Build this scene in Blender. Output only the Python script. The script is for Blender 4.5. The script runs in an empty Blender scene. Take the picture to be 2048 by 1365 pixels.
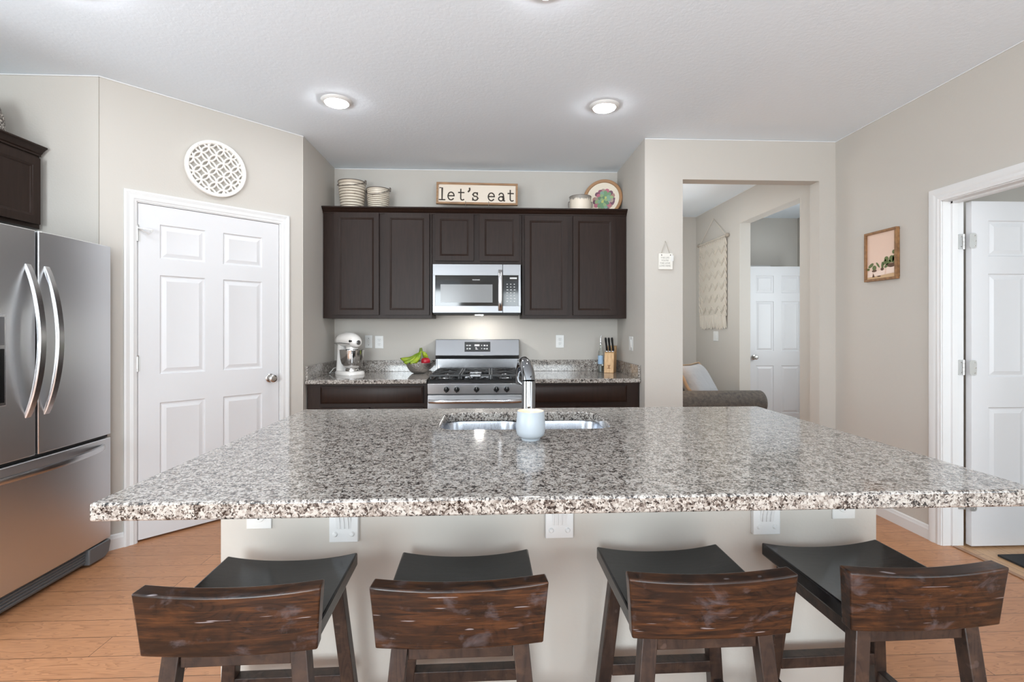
import bpy, bmesh, math, random
from math import sin, cos, pi, radians, hypot, atan2
from mathutils import Vector, Matrix

random.seed(7)
S = bpy.context.scene
COL = S.collection

# ------------------------------------------------------------------ camera
cam_d = bpy.data.cameras.new('camera')
cam_d.sensor_width = 36.0
cam_d.lens = 36.0 * 1000.0 / 2048.0
cam_d.shift_y = -26.5 / 2048.0
cam_d.clip_start = 0.05
cam = bpy.data.objects.new('camera', cam_d)
COL.objects.link(cam)
cam.location = (0.0, 0.0, 1.292)
cam.rotation_euler = (radians(90), 0, radians(-2.5))
S.camera = cam

# ------------------------------------------------------------------ colour management
S.view_settings.view_transform = 'Standard'
S.view_settings.look = 'None'
S.view_settings.gamma = 1.0
S.view_settings.use_curve_mapping = False
S.view_settings.exposure = 0.56
S.cycles.use_denoising = True
S.cycles.max_bounces = 10
S.cycles.diffuse_bounces = 6
S.cycles.glossy_bounces = 5
S.cycles.transmission_bounces = 8
S.cycles.sample_clamp_indirect = 6.0
S.cycles.caustics_reflective = False
S.cycles.caustics_refractive = False

# ------------------------------------------------------------------ world
W = bpy.data.worlds.new('world'); S.world = W
W.use_nodes = True
W.node_tree.nodes['Background'].inputs[0].default_value = (0.86, 0.93, 1.0, 1)
W.node_tree.nodes['Background'].inputs[1].default_value = 1.2

# ------------------------------------------------------------------ daylight through the windows behind the camera; added fill lights elsewhere
def area(name, loc, rot, sx, sy, power, col=(1, 1, 1)):
    l = bpy.data.lights.new(name, 'AREA'); l.shape = 'RECTANGLE'; l.size = sx; l.size_y = sy
    l.energy = power; l.color = col
    o = bpy.data.objects.new(name, l); COL.objects.link(o)
    o.location = loc; o.rotation_euler = rot
    return o
DAY = (0.87, 0.955, 1.0)
# lamps tilted upwards to brighten the ceiling
area('daylight_left_window', (-1.55, -2.92, 1.40), (radians(122), 0, 0), 1.7, 1.8, 124, DAY)
area('daylight_right_window', (1.15, -2.92, 1.40), (radians(126), 0, 0), 1.7, 1.8, 64, DAY)
area('added_fill_left', (-2.90, 0.75, 1.45), (radians(98), 0, radians(-90)), 1.6, 1.5, 30, DAY)  # unseen fill light added to brighten the room from the left
area('added_fill_right', (2.62, -0.75, 1.45), (radians(135), 0, radians(90)), 1.6, 1.5, 20, DAY)  # unseen fill light added at the right, aimed up at the ceiling
area('added_fill_laundry', (3.75, 0.06, 1.5), (radians(90), 0, 0), 1.2, 1.3, 20, DAY)  # fill light added to brighten the open laundry door
area('added_fill_hall', (1.36, 5.3, 1.7), (radians(100), 0, radians(-90)), 1.0, 1.2, 7, DAY)  # fill light added on the hidden wall to brighten the hall
area('added_fill_side_room', (4.02, 4.6, 1.6), (radians(95), 0, radians(60)), 0.9, 1.2, 26, DAY)  # fill light added out of view to brighten the side room

# ------------------------------------------------------------------ helpers: objects
def link(o, parent=None):
    COL.objects.link(o)
    if parent is not None:
        o.parent = parent
    return o

def tag(o, label=None, cat=None, group=None, kind=None):
    if label: o['label'] = label
    if cat: o['category'] = cat
    if group: o['group'] = group
    if kind: o['kind'] = kind
    return o

def thing(name, label, cat, loc=(0, 0, 0), rz=0.0, group=None):
    o = bpy.data.objects.new(name, None)
    o.empty_display_size = 0.05
    COL.objects.link(o)
    o.location = loc; o.rotation_euler = (0, 0, rz)
    return tag(o, label, cat, group)

def dup(root, loc, rz, label=None, group=None):
    r = root.copy(); COL.objects.link(r)
    r.location = loc; r.rotation_euler = (0, 0, rz)
    if label: r['label'] = label
    if group: r['group'] = group
    for ch in list(root.children):
        c = ch.copy(); COL.objects.link(c); c.parent = r
        for g in list(ch.children):
            d = g.copy(); COL.objects.link(d); d.parent = c
    return r

class MB:
    def __init__(s):
        s.v = []; s.f = []
    def add(s, vs, fs):
        b = len(s.v)
        s.v += [tuple(v) for v in vs]
        s.f += [tuple(i + b for i in f) for f in fs]
        return s
    def box(s, x0, x1, y0, y1, z0, z1):
        if x0 > x1: x0, x1 = x1, x0
        if y0 > y1: y0, y1 = y1, y0
        if z0 > z1: z0, z1 = z1, z0
        v = [(x0, y0, z0), (x1, y0, z0), (x1, y1, z0), (x0, y1, z0), (x0, y0, z1), (x1, y0, z1), (x1, y1, z1), (x0, y1, z1)]
        return s.add(v, [(3, 2, 1, 0), (4, 5, 6, 7), (0, 1, 5, 4), (1, 2, 6, 5), (2, 3, 7, 6), (3, 0, 4, 7)])
    def hexa(s, bot, top):
        return s.add(list(bot) + list(top), [(3, 2, 1, 0), (4, 5, 6, 7), (0, 1, 5, 4), (1, 2, 6, 5), (2, 3, 7, 6), (3, 0, 4, 7)])
    def bar(s, p0, p1, w, t, up=(0, 0, 1)):
        p0 = Vector(p0); p1 = Vector(p1); d = (p1 - p0).normalized()
        a = d.cross(Vector(up))
        if a.length < 1e-5: a = d.cross(Vector((0, 1, 0)))
        a.normalize(); b = a.cross(d).normalized()
        q = [(-w / 2, -t / 2), (w / 2, -t / 2), (w / 2, t / 2), (-w / 2, t / 2)]
        return s.hexa([p0 + a * x + b * y for x, y in q], [p1 + a * x + b * y for x, y in q])
    def tube(s, pts, r, n=10, closed=False, caps=True, flat=1.0):
        pts = [Vector(p) for p in pts]; m = len(pts)
        rs = r if isinstance(r, (list, tuple)) else [r] * m
        b = len(s.v); prev = None
        for i, p in enumerate(pts):
            if closed: d = pts[(i + 1) % m] - pts[i - 1]
            else: d = pts[min(i + 1, m - 1)] - pts[max(i - 1, 0)]
            d.normalize()
            if prev is None:
                a = d.cross(Vector((0, 0, 1)))
                if a.length < 1e-3: a = d.cross(Vector((0, 1, 0)))
            else:
                a = prev - d * prev.dot(d)
            a.normalize(); prev = a; c = d.cross(a)
            for k in range(n):
                t = 2 * pi * k / n
                s.v.append(tuple(p + (a * cos(t) + c * sin(t) * flat) * rs[i]))
        for i in range(m if closed else m - 1):
            j = (i + 1) % m
            for k in range(n):
                l = (k + 1) % n
                s.f.append((b + i * n + k, b + i * n + l, b + j * n + l, b + j * n + k))
        if caps and not closed:
            s.f.append(tuple(b + k for k in reversed(range(n))))
            s.f.append(tuple(b + (m - 1) * n + k for k in range(n)))
        return s
    def lathe(s, prof, n=32, c=(0, 0, 0), axis='z'):
        b = len(s.v); m = len(prof)
        def P(r, h, t):
            if axis == 'z': return (c[0] + r * cos(t), c[1] + r * sin(t), c[2] + h)
            if axis == 'y': return (c[0] + r * cos(t), c[1] + h, c[2] + r * sin(t))
            return (c[0] + h, c[1] + r * cos(t), c[2] + r * sin(t))
        idx = []
        for r, h in prof:
            if r < 1e-6:
                s.v.append(P(0, h, 0)); idx.append([len(s.v) - 1] * n)
            else:
                row = []
                for k in range(n):
                    s.v.append(P(r, h, 2 * pi * k / n)); row.append(len(s.v) - 1)
                idx.append(row)
        for i in range(m - 1):
            for k in range(n):
                l = (k + 1) % n
                q = [idx[i][k], idx[i][l], idx[i + 1][l], idx[i + 1][k]]
                u = []
                for x in q:
                    if x not in u: u.append(x)
                if len(u) > 2: s.f.append(tuple(u))
        return s
    def prism(s, poly, a0, a1, plane='xz'):
        def P(u, v, w):
            return (u, w, v) if plane == 'xz' else ((w, u, v) if plane == 'yz' else (u, v, w))
        n = len(poly)
        vs = [P(u, v, a0) for u, v in poly] + [P(u, v, a1) for u, v in poly]
        fs = [tuple(reversed(range(n))), tuple(range(n, 2 * n))]
        fs += [(i, (i + 1) % n, n + (i + 1) % n, n + i) for i in range(n)]
        return s.add(vs, fs)
    def sweep(s, prof, path, closed=False):
        """prof: list of (out, up) offsets; path: list of (x,y,nx,ny,z): mitred section positions"""
        b = len(s.v); n = len(prof); m = len(path)
        for (x, y, nx, ny, z) in path:
            for o, u in prof:
                s.v.append((x + nx * o, y + ny * o, z + u))
        for i in range(m - 1):
            for k in range(n):
                l = (k + 1) % n
                s.f.append((b + i * n + k, b + i * n + l, b + (i + 1) * n + l, b + (i + 1) * n + k))
        s.f.append(tuple(b + k for k in range(n)))
        s.f.append(tuple(b + (m - 1) * n + k for k in reversed(range(n))))
        return s
    def panel(s, x0, x1, z0, z1, yf, t, panels, rings):
        """slab facing -Y; every panel rectangle is replaced by nested rings of (inset, depth)"""
        xs = sorted(set([x0, x1] + [a for p in panels for a in p[:2]]))
        zs = sorted(set([z0, z1] + [a for p in panels for a in p[2:]]))
        for i in range(len(xs) - 1):
            for j in range(len(zs) - 1):
                cx, cz = (xs[i] + xs[i + 1]) / 2, (zs[j] + zs[j + 1]) / 2
                if any(p[0] < cx < p[1] and p[2] < cz < p[3] for p in panels): continue
                s.add([(xs[i], yf, zs[j]), (xs[i + 1], yf, zs[j]), (xs[i + 1], yf, zs[j + 1]), (xs[i], yf, zs[j + 1])], [(0, 1, 2, 3)])
        for (a, b_, c, d) in panels:
            loops = [[(a + o, yf + h, c + o), (b_ - o, yf + h, c + o), (b_ - o, yf + h, d - o), (a + o, yf + h, d - o)] for o, h in rings]
            for p, q in zip(loops, loops[1:]):
                for k in range(4):
                    l = (k + 1) % 4
                    s.add([p[k], p[l], q[l], q[k]], [(0, 1, 2, 3)])
            s.add(loops[-1], [(0, 1, 2, 3)])
        y1 = yf + t
        s.add([(x0, yf, z0), (x1, yf, z0), (x1, yf, z1), (x0, yf, z1), (x0, y1, z0), (x1, y1, z0), (x1, y1, z1), (x0, y1, z1)],
              [(7, 6, 5, 4), (1, 0, 4, 5), (2, 1, 5, 6), (3, 2, 6, 7), (0, 3, 7, 4)])
        return s

def obj(name, mb, mat, parent=None, bevel=0.0, seg=2, smooth=30, sub=0, loc=None, rot=None):
    me = bpy.data.meshes.new(name)
    me.from_pydata(mb.v, [], mb.f)
    bm = bmesh.new(); bm.from_mesh(me)
    bmesh.ops.remove_doubles(bm, verts=bm.verts, dist=1e-5)
    bmesh.ops.recalc_face_normals(bm, faces=bm.faces)
    bm.to_mesh(me); bm.free()
    me.materials.append(mat)
    if smooth:
        me.shade_smooth()
        me.set_sharp_from_angle(angle=radians(smooth))
    o = bpy.data.objects.new(name, me)
    link(o, parent)
    if loc: o.location = loc
    if rot: o.rotation_euler = rot
    if bevel:
        m = o.modifiers.new('bevel', 'BEVEL'); m.width = bevel; m.segments = seg
        m.limit_method = 'ANGLE'; m.angle_limit = radians(35)
    if sub:
        m = o.modifiers.new('sub', 'SUBSURF'); m.levels = sub; m.render_levels = sub
    return o

def pieces(name, mbs, mat, parent=None, **k):
    return [obj(name, m, mat, parent, **k) for m in mbs]

def struct(name, mb, mat, parent=None, **k):
    return tag(obj(name, mb, mat, parent, **k), kind='structure')

def text(name, body, size, mat, parent, loc, rot=(radians(90), 0, 0), align='CENTER', ext=0.0004, bold=0.0, sx=1.0):
    c = bpy.data.curves.new(name, 'FONT'); c.body = body; c.size = size
    c.align_x = align; c.align_y = 'CENTER'; c.extrude = ext; c.offset = bold
    o = bpy.data.objects.new(name + '_curve', c); COL.objects.link(o)
    me = bpy.data.meshes.new_from_object(o.evaluated_get(bpy.context.evaluated_depsgraph_get()))
    bpy.data.objects.remove(o); bpy.data.curves.remove(c)
    me.materials.clear(); me.materials.append(mat)
    r = bpy.data.objects.new(name, me); link(r, parent)
    r.location = loc; r.rotation_euler = rot; r.scale = (sx, 1, 1)
    return r

# ------------------------------------------------------------------ helpers: materials
def lin(c):
    c = c / 255.0
    return c / 12.92 if c <= 0.04045 else ((c + 0.055) / 1.055) ** 2.4
def rgb(r, g, b): return (lin(r), lin(g), lin(b), 1)

def mat(name, col, rough=0.5, metal=0.0, spec=0.5, **k):
    m = bpy.data.materials.new(name); m.use_nodes = True
    b = m.node_tree.nodes['Principled BSDF']
    b.inputs['Base Color'].default_value = col
    b.inputs['Roughness'].default_value = rough
    b.inputs['Metallic'].default_value = metal
    b.inputs['Specular IOR Level'].default_value = spec
    for kk, vv in k.items():
        b.inputs[kk.replace('_', ' ')].default_value = vv
    return m
def N(m, t): return m.node_tree.nodes.new(t)
def L(m, a, b): m.node_tree.links.new(a, b)
def B(m): return m.node_tree.nodes['Principled BSDF']
def coords(m, scale=(1, 1, 1), rot=(0, 0, 0), src='Object'):
    t = N(m, 'ShaderNodeTexCoord'); mp = N(m, 'ShaderNodeMapping')
    mp.inputs['Scale'].default_value = scale; mp.inputs['Rotation'].default_value = rot
    L(m, t.outputs[src], mp.inputs[0]); return mp.outputs[0]
def noise(m, vec, scale, detail=3, rough=0.5, dist=0.0):
    n = N(m, 'ShaderNodeTexNoise'); n.inputs['Scale'].default_value = scale
    n.inputs['Detail'].default_value = detail; n.inputs['Roughness'].default_value = rough
    n.inputs['Distortion'].default_value = dist
    if vec is not None: L(m, vec, n.inputs['Vector'])
    return n
def ramp(m, fac, stops, interp='LINEAR'):
    r = N(m, 'ShaderNodeValToRGB'); e = r.color_ramp.elements; r.color_ramp.interpolation = interp
    e[0].position, e[0].color = stops[0]
    e[1].position, e[1].color = stops[-1]
    for p, c in stops[1:-1]:
        x = e.new(p); x.color = c
    L(m, fac, r.inputs[0]); return r.outputs[0]
def mix(m, fac, a, b, mode='MIX'):
    x = N(m, 'ShaderNodeMix'); x.data_type = 'RGBA'; x.blend_type = mode
    for sock, v in ((x.inputs[0], fac), (x.inputs[6], a), (x.inputs[7], b)):
        if isinstance(v, (int, float)): sock.default_value = v
        elif isinstance(v, tuple): sock.default_value = v
        else: L(m, v, sock)
    return x.outputs[2]
def mth(m, op, a, b=0.0):
    x = N(m, 'ShaderNodeMath'); x.operation = op
    for i, v in enumerate((a, b)):
        if isinstance(v, (int, float)): x.inputs[i].default_value = v
        else: L(m, v, x.inputs[i])
    return x.outputs[0]
def bump(m, h, strength=0.2, dist=0.002):
    b = N(m, 'ShaderNodeBump'); b.inputs['Strength'].default_value = strength; b.inputs['Distance'].default_value = dist
    L(m, h, b.inputs['Height']); L(m, b.outputs[0], B(m).inputs['Normal'])
def col_in(m, s): L(m, s, B(m).inputs['Base Color'])

# painted walls: greige with orange peel
M_wall = mat('wall_paint', rgb(196, 191, 184), 0.7, spec=0.35)
v = coords(M_wall)
bump(M_wall, noise(M_wall, v, 95, 4).outputs[0], 0.16, 0.003)
M_ceil = mat('ceiling_paint', rgb(236, 245, 253), 0.8, spec=0.2)
v = coords(M_ceil)
kn = noise(M_ceil, v, 42, 5, 0.55, 0.4)
bump(M_ceil, ramp(M_ceil, kn.outputs[0], [(0.40, (0, 0, 0, 1)), (0.66, (1, 1, 1, 1))]), 0.12, 0.003)
M_trim = mat('white_trim', rgb(222, 222, 222), 0.35)
M_door = mat('white_door', rgb(216, 216, 218), 0.38)
v = coords(M_door, (60, 60, 3))
bump(M_door, noise(M_door, v, 4, 3).outputs[0], 0.03, 0.001)
M_plastic = mat('white_plastic', rgb(224, 224, 222), 0.3)
M_slot = mat('dark_slot', rgb(60, 58, 55), 0.6)
M_black = mat('black_plastic', rgb(14, 14, 15), 0.25)
M_blackmatte = mat('black_matte', rgb(22, 22, 22), 0.6)

# granite: pale feldspar grains, grey quartz and black mica
def granite():
    m = mat('granite', rgb(190, 182, 175), 0.09, spec=0.72)
    v = coords(m)
    nz = noise(m, v, 150, 2)
    vm = N(m, 'ShaderNodeMix'); vm.data_type = 'VECTOR'; vm.inputs[0].default_value = 0.012
    L(m, v, vm.inputs[4]); L(m, nz.outputs['Color'], vm.inputs[5])
    vo = N(m, 'ShaderNodeTexVoronoi'); vo.inputs['Scale'].default_value = 210
    L(m, vm.outputs[1], vo.inputs['Vector'])
    sp = N(m, 'ShaderNodeSeparateColor'); L(m, vo.outputs['Color'], sp.inputs[0])
    cl = noise(m, v, 34, 4, 0.65)
    val = mth(m, 'ADD', mth(m, 'MULTIPLY', sp.outputs[0], 0.50), mth(m, 'MULTIPLY', cl.outputs[0], 0.88))
    c = ramp(m, val, [(0.43, rgb(28, 26, 26)), (0.48, rgb(70, 63, 60)), (0.56, rgb(116, 107, 101)), (0.67, rgb(152, 145, 138)), (0.86, rgb(182, 177, 171))])
    v2 = N(m, 'ShaderNodeTexVoronoi'); v2.inputs['Scale'].default_value = 330
    L(m, vm.outputs[1], v2.inputs['Vector'])
    s2 = N(m, 'ShaderNodeSeparateColor'); L(m, v2.outputs['Color'], s2.inputs[0])
    speck = ramp(m, s2.outputs[1], [(0.07, (1, 1, 1, 1)), (0.10, (0, 0, 0, 1))])
    c = mix(m, speck, c, rgb(52, 48, 47))
    col_in(m, c)
    return m
M_granite = granite()

# floor boards running along X
def planks(name, c0, c1, c2, rot=0.0, sc=1.0):
    m = mat(name, rgb(150, 100, 65), 0.33, spec=0.45)
    v = coords(m, (1, 1, 1), (0, 0, rot))
    br = N(m, 'ShaderNodeTexBrick')
    br.inputs['Scale'].default_value = 1.0
    br.inputs['Brick Width'].default_value = 1.15; br.inputs['Row Height'].default_value = 0.127 * sc
    br.inputs['Mortar Size'].default_value = 0.0012; br.inputs['Mortar Smooth'].default_value = 0.1
    br.offset = 0.37; br.offset_frequency = 2
    br.inputs['Color1'].default_value = (0, 0, 0, 1); br.inputs['Color2'].default_value = (1, 1, 1, 1)
    br.inputs['Mortar'].default_value = (0.5, 0.5, 0.5, 1)
    L(m, v, br.inputs['Vector'])
    off = N(m, 'ShaderNodeVectorMath'); off.operation = 'ADD'
    sc_ = N(m, 'ShaderNodeVectorMath'); sc_.operation = 'SCALE'; sc_.inputs['Scale'].default_value = 37.0
    L(m, br.outputs['Color'], sc_.inputs[0]); L(m, v, off.inputs[0]); L(m, sc_.outputs[0], off.inputs[1])
    mp = N(m, 'ShaderNodeMapping'); mp.inputs['Scale'].default_value = (1.6, 11, 1)
    L(m, off.outputs[0], mp.inputs[0])
    g1 = noise(m, mp.outputs[0], 2.2, 2, 0.5, 0.6)
    rings = mth(m, 'FRACT', mth(m, 'MULTIPLY', g1.outputs[0], 9.0))
    grain = ramp(m, rings, [(0.0, (0, 0, 0, 1)), (0.35, (0.75, 0.75, 0.75, 1)), (1.0, (1, 1, 1, 1))])
    mp2 = N(m, 'ShaderNodeMapping'); mp2.inputs['Scale'].default_value = (4, 110, 1)
    L(m, off.outputs[0], mp2.inputs[0])
    fine = noise(m, mp2.outputs[0], 3, 4, 0.6)
    c = mix(m, grain, c0, c1)
    c = mix(m, mth(m, 'MULTIPLY', fine.outputs[0], 0.45), c, c2)
    bw = N(m, 'ShaderNodeSeparateColor'); L(m, br.outputs['Color'], bw.inputs[0])
    c = mix(m, mth(m, 'MULTIPLY', bw.outputs[0], 0.22), c, mix(m, 1.0, c, (0.62, 0.6, 0.58, 1), 'MULTIPLY'))
    c = mix(m, br.outputs['Fac'], c, rgb(62, 40, 26))
    col_in(m, c)
    bump(m, fine.outputs[0], 0.05, 0.001)
    return m
M_floor = planks('oak_floor', rgb(148, 97, 65), rgb(187, 131, 92), rgb(205, 153, 112))
M_floor2 = planks('light_floor', rgb(160, 118, 82), rgb(190, 148, 108), rgb(205, 170, 132), radians(90), 1.3)

# espresso cabinet wood
def dark_wood(name, c0, c1, rough):
    m = mat(name, c0, rough, spec=0.2)
    v = coords(m, (26, 26, 2.2))
    n = noise(m, v, 3, 5, 0.6)
    v2 = coords(m, (2.2, 2.2, 1.6)); n2 = noise(m, v2, 2.0, 3, 0.55)
    c = mix(m, ramp(m, n.outputs[0], [(0.3, (0, 0, 0, 1)), (0.75, (1, 1, 1, 1))]), c0, c1)
    c = mix(m, mth(m, 'MULTIPLY', n2.outputs[0], 0.5), c, c1)
    col_in(m, c)
    bump(m, n.outputs[0], 0.04, 0.001)
    return m
M_cab = dark_wood('espresso_wood', rgb(32, 20, 15), rgb(46, 32, 26), 0.38)

# stool wood: rustic brown back and legs, blackened seat. Knots, saw marks and pale scratches
def rustic(name, c0, c1, c2, c3, rough, scale=(1, 1, 1), amount=1.0, spec=0.42):
    m = mat(name, c1, rough, spec=spec)
    oi = N(m, 'ShaderNodeObjectInfo')
    t = N(m, 'ShaderNodeTexCoord')
    ad = N(m, 'ShaderNodeVectorMath'); ad.operation = 'ADD'
    sc_ = N(m, 'ShaderNodeVectorMath'); sc_.operation = 'SCALE'; sc_.inputs[0].default_value = (17, 11, 13)
    L(m, oi.outputs['Random'], sc_.inputs['Scale'])
    L(m, t.outputs['Object'], ad.inputs[0]); L(m, sc_.outputs[0], ad.inputs[1])
    def mapv(s):
        mp = N(m, 'ShaderNodeMapping'); mp.inputs['Scale'].default_value = tuple(a * b for a, b in zip(s, scale))
        L(m, ad.outputs[0], mp.inputs[0]); return mp.outputs[0]
    big = noise(m, mapv((2.6, 6, 10)), 1.0, 2, 0.5, 0.7)
    kv = N(m, 'ShaderNodeTexVoronoi'); kv.inputs['Scale'].default_value = 1.0; kv.inputs['Randomness'].default_value = 1.0
    L(m, mapv((7.5, 5, 13)), kv.inputs['Vector'])
    kr = ramp(m, kv.outputs['Distance'], [(0.0, (1, 1, 1, 1)), (0.55, (0, 0, 0, 1))])
    rings = mth(m, 'FRACT', mth(m, 'ADD', mth(m, 'MULTIPLY', big.outputs[0], 7.0), mth(m, 'MULTIPLY', kr, 4.0)))
    fine = noise(m, mapv((9, 60, 130)), 1.0, 4, 0.6, 0.3)
    blot = noise(m, mapv((6, 7, 12)), 1.0, 4, 0.6, 0.5)
    c = mix(m, ramp(m, rings, [(0.0, (0, 0, 0, 1)), (0.3, (1, 1, 1, 1)), (0.9, (0.6, 0.6, 0.6, 1)), (1.0, (0, 0, 0, 1))]), c0, c1)
    c = mix(m, ramp(m, fine.outputs[0], [(0.46, (0, 0, 0, 1)), (0.72, (1, 1, 1, 1))]), c, c2)
    c = mix(m, ramp(m, blot.outputs[0], [(0.50, (0, 0, 0, 1)), (0.68, (0.8, 0.8, 0.8, 1))]), c, c0)
    sky_sheen = noise(m, mapv((14, 14, 22)), 1.0, 4, 0.65, 0.4)
    c = mix(m, ramp(m, sky_sheen.outputs[0], [(0.56, (0, 0, 0, 1)), (0.74, (0.55 * amount, 0.55 * amount, 0.55 * amount, 1))]), c, rgb(98, 92, 96))  # grey-blue patches: sky reflections painted into the wood colour
    kt = ramp(m, kv.outputs['Distance'], [(0.05, (1, 1, 1, 1)), (0.16, (0, 0, 0, 1))])
    c = mix(m, mth(m, 'MULTIPLY', kt, 0.75 * amount), c, rgb(30, 18, 14))
    scr = noise(m, mapv((13, 30, 190)), 1.0, 1, 0.4)
    c = mix(m, ramp(m, scr.outputs[0], [(0.735, (0, 0, 0, 1)), (0.765, (amount, amount, amount, 1))]), c, c3)
    col_in(m, c)
    bump(m, fine.outputs[0], 0.12, 0.002)
    return m
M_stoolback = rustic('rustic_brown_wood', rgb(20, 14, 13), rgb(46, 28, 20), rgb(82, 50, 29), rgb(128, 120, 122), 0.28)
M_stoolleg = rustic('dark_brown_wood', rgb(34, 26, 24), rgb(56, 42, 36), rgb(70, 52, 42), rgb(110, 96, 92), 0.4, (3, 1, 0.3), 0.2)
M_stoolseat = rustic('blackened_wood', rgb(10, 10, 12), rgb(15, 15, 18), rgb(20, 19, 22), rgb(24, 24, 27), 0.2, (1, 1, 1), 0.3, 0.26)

# brushed stainless
def steel(name, col, rough, vec, var=0.1, bmp=0.03):
    m = mat(name, col, rough, 1.0)
    v = coords(m, vec)
    n = noise(m, v, 4, 3, 0.6)
    L(m, mth(m, 'ADD', mth(m, 'MULTIPLY', n.outputs[0], var), rough - var / 2), B(m).inputs['Roughness'])
    bump(m, n.outputs[0], bmp, 0.001)
    return m
M_steel = steel('brushed_steel', rgb(196, 196, 198), 0.32, (3, 3, 260))
M_fridge = steel('fridge_steel', rgb(226, 227, 229), 0.31, (3, 3, 240))
M_handle = steel('handle_steel', rgb(200, 200, 202), 0.22, (3, 3, 60))
M_sink = steel('sink_steel', rgb(178, 182, 190), 0.28, (60, 60, 3))
M_chrome = mat('chrome', rgb(138, 140, 143), 0.06, 1.0)
M_nickel = mat('satin_nickel', rgb(205, 203, 200), 0.22, 1.0)
M_hinge = mat('satin_hinge', rgb(208, 208, 206), 0.38, 0.75)
M_greyplastic = mat('grey_plastic', rgb(98, 99, 101), 0.45)
M_glassblk = mat('black_glass', rgb(12, 12, 13), 0.06, spec=0.6)
M_mwwin = mat('oven_window', rgb(120, 121, 122), 0.18, spec=0.6)
M_mark = mat('panel_marking', rgb(205, 206, 206), 0.5)
M_iron = mat('cast_iron', rgb(46, 46, 47), 0.42, spec=0.5)

def emit(name, col, st):
    m = mat(name, col, 0.5)
    B(m).inputs['Emission Color'].default_value = col; B(m).inputs['Emission Strength'].default_value = st
    return m
M_lens = emit('lamp_lens', (0.95, 0.975, 1.0, 1), 74.0)

# ================================================================== SETTING
CH = 2.74
DX0, DY0, DX1, DY1 = -2.24, 2.97, -1.41, 3.84
DA = atan2(DY1 - DY0, DX1 - DX0); DL = hypot(DX1 - DX0, DY1 - DY0)
RX = 2.68      # right wall face
FY = 3.77      # wall with the opening
AY = 4.60      # alcove back

def wall(name, boxes, loc=(0, 0, 0), rz=0.0):
    mb = MB()
    for b in boxes: mb.box(*b)
    o = struct(name, mb, M_wall, smooth=0)
    o.location = loc; o.rotation_euler = (0, 0, rz)
    return o

struct('floor', MB().box(-3.1, 2.74, -3.2, 7.2, -0.05, 0.0), M_floor, smooth=0)
struct('floor_laundry', MB().box(2.74, 5.2, -0.2, 3.55, -0.05, 0.001), M_floor2, smooth=0)
struct('floor_side', MB().box(2.74, 5.2, 3.55, 7.2, -0.05, 0.0), M_floor, smooth=0)
struct('ceiling', MB().box(-3.1, 5.2, -3.2, 7.2, CH, CH + 0.1), M_ceil, smooth=0)

wall('wall_left', [(-3.1, -2.95, 1.6, 3.0, 0, CH), (-3.1, -2.95, -3.1, -0.1, 0, CH), (-3.1, -2.95, -0.1, 1.6, 2.3, CH), (-3.1, -2.95, -0.1, 1.6, 0, 0.6)])
wall('wall_left_rear', [(-3.1, DX0 - 0.005, 2.97, 3.09, 0, CH)])
# pantry wall runs diagonally; its own frame: x along the wall, -y towards the room
PD0, PD1, PDH = 0.172, 1.028, 2.052
wall('wall_pantry', [(0, PD0, 0, 0.12, 0, CH), (PD1, DL, 0, 0.12, 0, CH), (PD0, PD1, 0, 0.12, PDH, CH)], (DX0, DY0, 0), DA)
struct('wall_pantry_inside', MB().box(-0.2, DL, 0.5, 0.56, 0, CH), M_wall, smooth=0, loc=(DX0, DY0, 0), rot=(0, 0, DA))
wall('wall_alcove_left', [(-1.53, -1.41, DY1 - 0.004, AY + 0.12, 0, CH)])
wall('wall_alcove_back', [(-1.41, 1.18, AY, AY + 0.12, 0, CH)])
wall('wall_alcove_right', [(1.18, 1.30, FY + 0.115, AY + 0.12, 0, CH)])
OX0, OX1, OH = 1.474, 2.55, 2.43
wall('wall_opening', [(1.18, OX0, FY - 0.0, FY + 0.115, 0, CH), (OX1, RX, FY, FY + 0.115, 0, CH), (OX0, OX1, FY, FY + 0.115, OH, CH)])
# right wall with the laundry doorway, then on through the hall with a wide opening
RD0, RD1, RDH = 2.03, 2.85, 2.045
wall('wall_right', [(RX, RX + 0.12, -3.1, -1.6, 0, CH), (RX, RX + 0.12, 0.1, RD0, 0, CH), (RX, RX + 0.12, -1.6, 0.1, 0, 0.6), (RX, RX + 0.12, -1.6, 0.1, 2.3, CH), (RX, RX + 0.12, RD1, 4.22, 0, CH), (RX, RX + 0.12, RD0, RD1, RDH, CH),
                    (RX, RX + 0.12, 5.268, 6.5, 0, CH), (RX, RX + 0.12, 4.22, 5.268, 2.42, CH)])
wall('wall_hall_end', [(-1.5, RX, 6.40, 6.52, 0, CH)])
wall('wall_hall_left', [(1.18, 1.30, AY + 0.12, 6.40, 0, CH)])
wall('wall_side_back', [(RX + 0.12, 4.2, 6.44, 6.56, 0, CH)])
wall('wall_side_right', [(4.06, 4.18, 3.5, 6.44, 0, CH)])
wall('wall_laundry_back', [(RX + 0.12, 5.1, 3.42, 3.54, 0, CH)])
wall('wall_laundry_right', [(4.9, 5.02, 0.0, 3.42, 0, CH)])
wall('wall_laundry_front', [(RX + 0.12, 3.1, -0.1, 0.02, 0, CH), (4.4, 5.02, -0.1, 0.02, 0, CH), (3.1, 4.4, -0.1, 0.02, 2.2, CH), (3.1, 4.4, -0.1, 0.02, 0, 0.8)])
wall('wall_behind', [(-3.1, -2.45, -3.1, -2.95, 0, CH), (-0.65, 0.25, -3.1, -2.95, 0, CH), (2.05, 2.80, -3.1, -2.95, 0, CH),
                     (-2.45, -0.65, -3.1, -2.95, 2.42, CH), (0.25, 2.05, -3.1, -2.95, 2.42, CH), (-2.45, -0.65, -3.1, -2.95, 0, 0.45), (0.25, 2.05, -3.1, -2.95, 0, 0.45)])
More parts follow.
